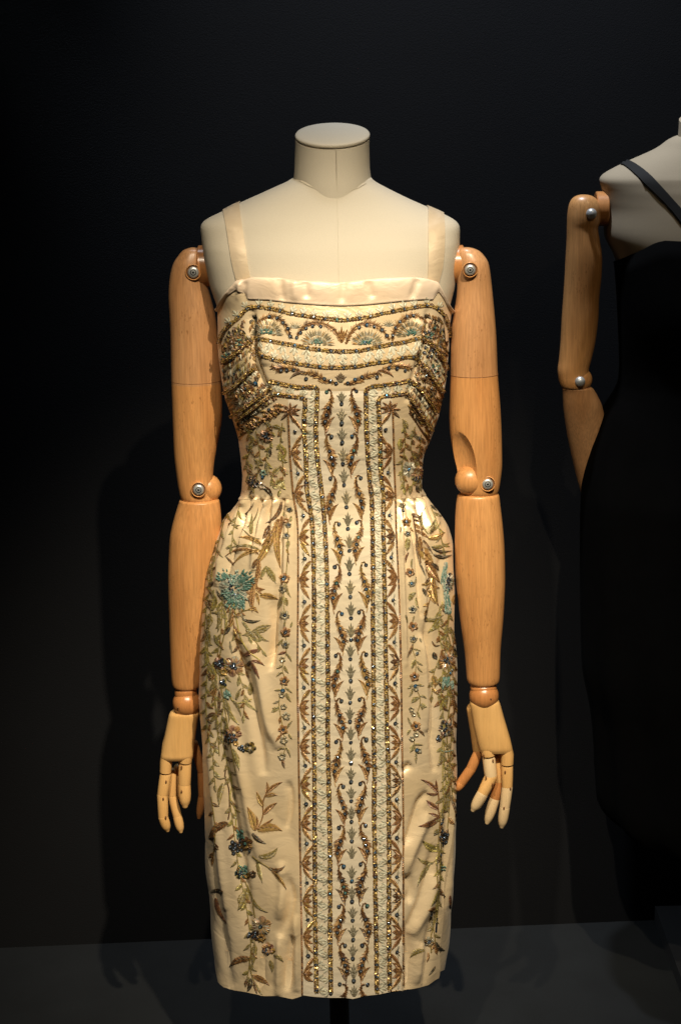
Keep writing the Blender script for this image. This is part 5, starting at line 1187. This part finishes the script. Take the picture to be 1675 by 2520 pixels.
vine([(600, 2200), (612, 2270), (618, 2340), (608, 2410)], 'obyk'); vine([(590, 1560), (620, 1570), (645, 1600)], 'ol'); vine([(520, 1960), (530, 2040), (525, 2110)], 'kb', 26); vine([(560, 1250), (545, 1310), (530, 1370)], 'ol', 22, w_=(6, 9))
vine([(590, 1245), (575, 1300), (570, 1345)], 'oyl', 20, w_=(6, 9)); vine([(640, 1400), (628, 1450), (600, 1480)], 'bkz', 16, sm='brown')
vine([(1105, 1500), (1096, 1560), (1104, 1640), (1098, 1720)], 'yoyb'); vine([(1088, 1480), (1078, 1550), (1090, 1620), (1084, 1700), (1092, 1780)], 'oybk', sm='yellow'); vine([(1116, 1560), (1112, 1640), (1116, 1720), (1112, 1800)], 'kozb', sm='brown')
vine([(1095, 1780), (1086, 1850), (1096, 1920), (1088, 1990)], 'yook', sm='yellow'); vine([(1110, 1800), (1106, 1880), (1112, 1960)], 'ob'); vine([(1080, 1620), (1066, 1660), (1062, 1710)], 'oz'); vine([(1086, 1990), (1078, 2060), (1082, 2140), (1076, 2220)], 'yok')
vine([(1078, 2200), (1066, 2270), (1072, 2330)], 'ob', 22); vine([(1060, 1250), (1078, 1300), (1090, 1350)], 'oly', 20, w_=(6, 9)); vine([(1048, 1400), (1060, 1450), (1050, 1500)], 'bkz', 16, sm='brown'); vine([(1100, 1900), (1106, 1960), (1100, 2040)], 'kb', 24)
# waist
vine([(600, 1050), (622, 1090), (606, 1140), (620, 1195)], 'oyzk', 14, (13, 22)); vine([(650, 1030), (668, 1080), (655, 1130), (672, 1180)], 'olyb', 14, (13, 22)); vine([(695, 1040), (690, 1100), (698, 1160), (690, 1205)], 'yob', 15, (12, 20)); vine([(630, 1060), (640, 1120), (632, 1180)], 'kob', 15, (12, 20))
vine([(990, 1030), (996, 1090), (988, 1150), (994, 1200)], 'yob', 14, (12, 20)); vine([(1020, 1050), (1010, 1100), (1022, 1150), (1012, 1200)], 'olyk', 14, (12, 22)); vine([(1036, 1070), (1030, 1130), (1034, 1190)], 'kozb', 14, (12, 20))
for pts in ([(560, 1530), (540, 1640), (560, 1780), (580, 1900)], [(520, 1500), (512, 1600), (530, 1720), (540, 1860)], [(575, 1480), (590, 1560), (610, 1600), (640, 1625)], [(560, 1700), (580, 1730), (620, 1720)]): stem(pts, 3, rnd.choice(('yellow', 'olive')))
for pts in ([(1105, 1510), (1095, 1600), (1108, 1700), (1098, 1800), (1106, 1900)], [(1080, 1540), (1100, 1560), (1110, 1600)], [(1092, 1820), (1088, 1900), (1090, 1990)], [(1085, 2060), (1083, 2160), (1074, 2260)]): stem(pts, 3, rnd.choice(('yellow', 'olive')))

# ------------------------------------------------------------------ lay everything on the cloth
def finish(e, name, parent):
    vs = []
    for u, v, h in e.v:
        uu = u; vv = v
        hv = interp(HEMC, uu) - 1.2
        if vv > hv and uu < 1072: vv = hv
        q, n = MN(uu, vv); vs.append(q + n * h)
    mb = MB(); mb.v = [tuple(p) for p in vs]; mb.f = e.f; mb.m = e.m; mb.mats = e.mats
    me = mb.mesh(name, False); return link(name, me, parent)
for kind, lst in PARTS.items():
    if kind == 'bugle_beading':
        for e in lst: o = finish(e, kind, dress); o['kind'] = 'stuff'
        continue
    lst = sorted(lst, key=lambda e: -e.size())
    for e in lst[:290]: finish(e, kind, dress)
    if len(lst) > 290:
        j = EM()
        for e in lst[290:]: j.join(e)
        o = finish(j, kind, dress); o['kind'] = 'stuff'
# crystals: faceted domes in a dark cup, sharing meshes
def gem_mesh(m):
    mb = MB(); n = 10; rr = [(1.0, .0), (1.0, .30), (.70, .62), (.36, .72)]
    mb.loft([[Vector((r * math.cos(t), r * math.sin(t), z)) for t in (2 * math.pi * (j + .5 * (k % 2)) / n for j in range(n))] for k, (r, z) in enumerate(rr)], m, False, False)
    mb.add([Vector((.36 * math.cos(t), .36 * math.sin(t), .72)) for t in (2 * math.pi * (j + .5) / n for j in range(n))], [tuple(range(n))], 'crystal_glint')
    mb.loft([[Vector((r * math.cos(t), r * math.sin(t), z)) for t in (2 * math.pi * j / n for j in range(n))] for r, z in ((1.34, 0), (1.18, .26), (.98, .2))], 'dark', False, False)
    return mb.mesh('crystal', False)
GEM = {m: gem_mesh(m) for m in ('crystal', 'crystal_light', 'crystal_blue', 'crystal_green')}
order = sorted(range(len(BEADS)), key=lambda i: -BEADS[i][2]); rest = MB(); rest_n = 0
for rank, i in enumerate(order):
    u, v, r, m = BEADS[i]
    if u < 1072 and v > interp(HEMC, u) - 5: continue
    q, n = MN(u, v); n = (n + Vector((rnd.uniform(-.22, .22), rnd.uniform(-.1, .1), rnd.uniform(-.22, .22)))).normalized()
    s = r * (q - CAM).length / FPX
    mw = Matrix.Translation(q + n * .0008) @ n.to_track_quat('Z', 'Y').to_matrix().to_4x4() @ Matrix.Rotation(rnd.uniform(0, 3), 4, 'Z') @ Matrix.Scale(s * .86, 4)
    if rank < 295:
        o = link('crystal_bead', GEM[m], dress); o.matrix_basis = mw
    else:
        t = MB(); me = GEM[m]; t.add([mw @ x.co for x in me.vertices], [], 'dark')
        for p in me.polygons: t.f.append(tuple(p.vertices)); t.m.append(t.mi(me.materials[p.material_index].name))
        rest.join(t)
if rest.v: o = rest.build('crystal_bead', dress, False, fix=False); o['kind'] = 'stuff'
# ------------------------------------------------------------------ second mannequin in a black gown, further back on the right
Y2 = 0.30
S2 = FPX / (Y2 + 2.6)
b2 = P(1790, 2300, Y2)
man2 = root('mannequin', (b2.x, Y2, 0), 'dimly lit mannequin with one wooden arm, wearing black, cut off by the right edge', 'mannequin')
gown = root('evening_gown', (b2.x, Y2, .1), 'plain black gown with shoulder strap and flared skirt, at the right edge', 'gown')
def body2(L, Rr, dep, y=Y2, n=2.3, seg=90):
    L = dens3(L); rings = []
    for (v, ul) in L:
        ur = interp(Rr, v); bf, bb = interp(dep, v), interp(dep, v, 2)
        a, b = P(ul, v, y), P(ur, v, y); c = (a + b) / 2; hw = (b.x - a.x) / 2; ring = []
        for j in range(seg):
            t = 2 * math.pi * j / seg; cs, sn = math.cos(t), math.sin(t)
            ring.append(Vector((c.x + hw * math.copysign(abs(cs) ** (2 / n), cs), y - (bf if sn > 0 else bb) * math.copysign(abs(sn) ** (2 / n), sn), c.z)))
        rings.append(ring)
    return rings
def dens3(L): return catmull([tuple(map(float, p)) for p in L], 4)
TL2 = [(334, 1662), (343, 1643), (365, 1610), (394, 1543), (408, 1513), (418, 1494), (427, 1481), (437, 1475), (450, 1477), (465, 1481), (490, 1485), (516, 1488), (575, 1487), (642, 1516), (760, 1522), (820, 1524)]
TR2 = [(338, 1860), (365, 1905), (394, 1947), (417, 1978), (431, 1997), (450, 2018), (480, 2036), (516, 2045), (642, 2030), (820, 2000)]
mb = MB(); r2 = body2(TL2, TR2, [(338, .050, .05), (365, .059, .055), (394, .069, .063), (417, .078, .07), (431, .084, .074), (463, .091, .08), (516, .098, .085), (642, .108, .09), (820, .12, .09)]); mb.loft(r2, 'linen_shaded'); mb.build('torso', man2)
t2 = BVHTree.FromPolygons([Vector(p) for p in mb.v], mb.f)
mb = MB(); mb.loft([ring_at(P(1760, v, Y2), .057 * k, .057 * k, R(10)) for v, k in ((400, 1.05), (335, 1.0), (315, .98), (296, .97))], 'linen_shaded'); mb.build('neck', man2, autosmooth=50)
hdisc(man2, 1464, 1494, 514, Y2 - .01, .0265, 'beech_red')
rows = [(479, 1428, 1440), (481, 1418, 1452), (487, 1408, 1463), (497, 1401, 1471), (511, 1397, 1476), (530, 1394.5, 1477), (547, 1394, 1475), (562, 1393.5, 1470), (590, 1393, 1474), (631, 1390.5, 1480), (682, 1388, 1478.5), (733, 1384.5, 1473), (783, 1381, 1471), (840, 1378, 1464), (885, 1374, 1454), (907, 1371, 1448), (925, 1372, 1447), (940, 1375, 1450), (952, 1381, 1447), (958, 1392, 1438)]
YA = Y2 - .03
u2 = limb(dens(rows, 3), YA, .8, 'beech').build('upper_arm', man2)
bolt(u2, 1454, 526, YA - .020, 13.5, True); bolt(u2, 1426, 939, YA - .0185, 13, True)
mb = MB(); sphere(mb, P(1427, 934, YA + .001), .0186, 'beech'); mb.build('elbow_ball', man2)
rows = [(951, 1389, 1448, 0), (955, 1382, 1456, 0), (962, 1383, 1462, .002), (990, 1384, 1477, .008), (1014, 1386, 1484, .014), (1067, 1394, 1494, .028), (1120, 1405, 1500, .042), (1180, 1419, 1506, .056), (1240, 1437, 1512, .070), (1300, 1452, 1518, .084)]
fo = limb(dens(rows, 3), YA + .002, .7, 'beech_rose').build('forearm', man2)
cz = b2
mb = MB(); ringp2 = lambda z, r: [Vector((b2.x + r * math.cos(t), Y2 + r * math.sin(t), z)) for t in (2 * math.pi * j / 24 for j in range(24))]
mb.loft([ringp2(.0, .024), ringp2(.008, .024), ringp2(.012, .017), ringp2(.9, .017)], 'post_black'); mb.build('post', man2, autosmooth=40)
# gown: bodice and flared skirt as one cloth, plus strap
GL = [(530, 1496), (560, 1500), (596, 1506), (642, 1511), (700, 1516), (800, 1521), (885, 1524), (932, 1522), (960, 1511), (977, 1500), (1014, 1477), (1060, 1461), (1100, 1450), (1184, 1433), (1266, 1428), (1400, 1427), (1556, 1429), (1643, 1434), (1731, 1452), (1850, 1463), (1951, 1470), (1992, 1500)]
GRt = [(530, 2052), (596, 2044), (642, 2036), (885, 1990), (960, 1990), (1100, 2060), (1266, 2100), (1643, 2110), (1992, 2080)]
mb = MB(); rg = body2(GL, GRt, [(530, .106, .094), (596, .112, .1), (760, .135, .1), (900, .11, .095), (1000, .12, .12), (1200, .17, .17), (1600, .20, .2), (1992, .21, .21)])
# neckline: top ring follows the dipping edge
NK = [(1480, 646), (1515, 642), (1545, 630), (1582, 613), (1610, 598), (1632, 592), (1675, 594), (1750, 606), (1850, 600), (1990, 640)]
seg = 90; topring = []
def g_at(j, z):
    for a, b in zip(rg[:-1], rg[1:]):
        if b[j].z <= z <= a[j].z: t = (a[j].z - z) / (a[j].z - b[j].z or 1); return a[j].lerp(b[j], t)
    return rg[0][j].copy() if z > rg[0][j].z else rg[-1][j].copy()
top = []
for j in range(seg):
    lo, hi = P(1600, 700, Y2).z, P(1600, 540, Y2).z
    for _ in range(16):
        m = (lo + hi) / 2; q = g_at(j, m); q.z = m; u, v = proj(q)
        if v > interp(NK, u): lo = m
        else: hi = m
    top.append(g_at(j, lo))
rr = [[q + Vector((0, .0015, -.004)) for q in top], top]
for k in range(1, 8): rr.append([top[j].lerp(rg[-1][j], 0) if False else g_at(j, top[j].z + (rg[28][j].z - top[j].z) * k / 8) for j in range(seg)])
low = []
for i, ring in enumerate(rg[28:]):
    low.append([q + Vector((q.x - b2.x, q.y - Y2, 0)) * (.035 * math.sin(j * .9) * max(0, (i - 18) / 60)) for j, q in enumerate(ring)])
mb.loft(rr + low, 'gown_black', False, False); mb.build('gown_body', gown)
# strap over the shoulder
le = catmull([(1492., 419.), (1500., 412.), (1516., 409.), (1532., 412.), (1560., 437.), (1598., 473.), (1640., 515.), (1675., 560.), (1720., 618.)], 4)
re = catmull([(1500., 408.), (1512., 402.), (1526., 397.), (1543., 396.), (1575., 413.), (1616., 448.), (1660., 496.), (1705., 548.), (1750., 606.)], 4)
rows = []
for (ul, vl), (ur, vr) in zip(le, re):
    row = []
    for k in range(5):
        s = .25 + .75 * k / 4; q, n = cast(t2, ul * (1 - s) + ur * s, vl * (1 - s) + vr * s); row.append(q + n * .003)
    rows.append(row)
under = [[q + Vector((0, .0022, -.0015)) for q in r] for r in rows]
mb = MB(); mb.grid(rows, 'gown_strap_black'); mb.grid([[r[0] for r in rows], [r[0] for r in under]], 'gown_strap_black'); mb.grid([[r[-1] for r in rows], [r[-1] for r in under]], 'gown_strap_black')
mb.build('shoulder_strap', gown)
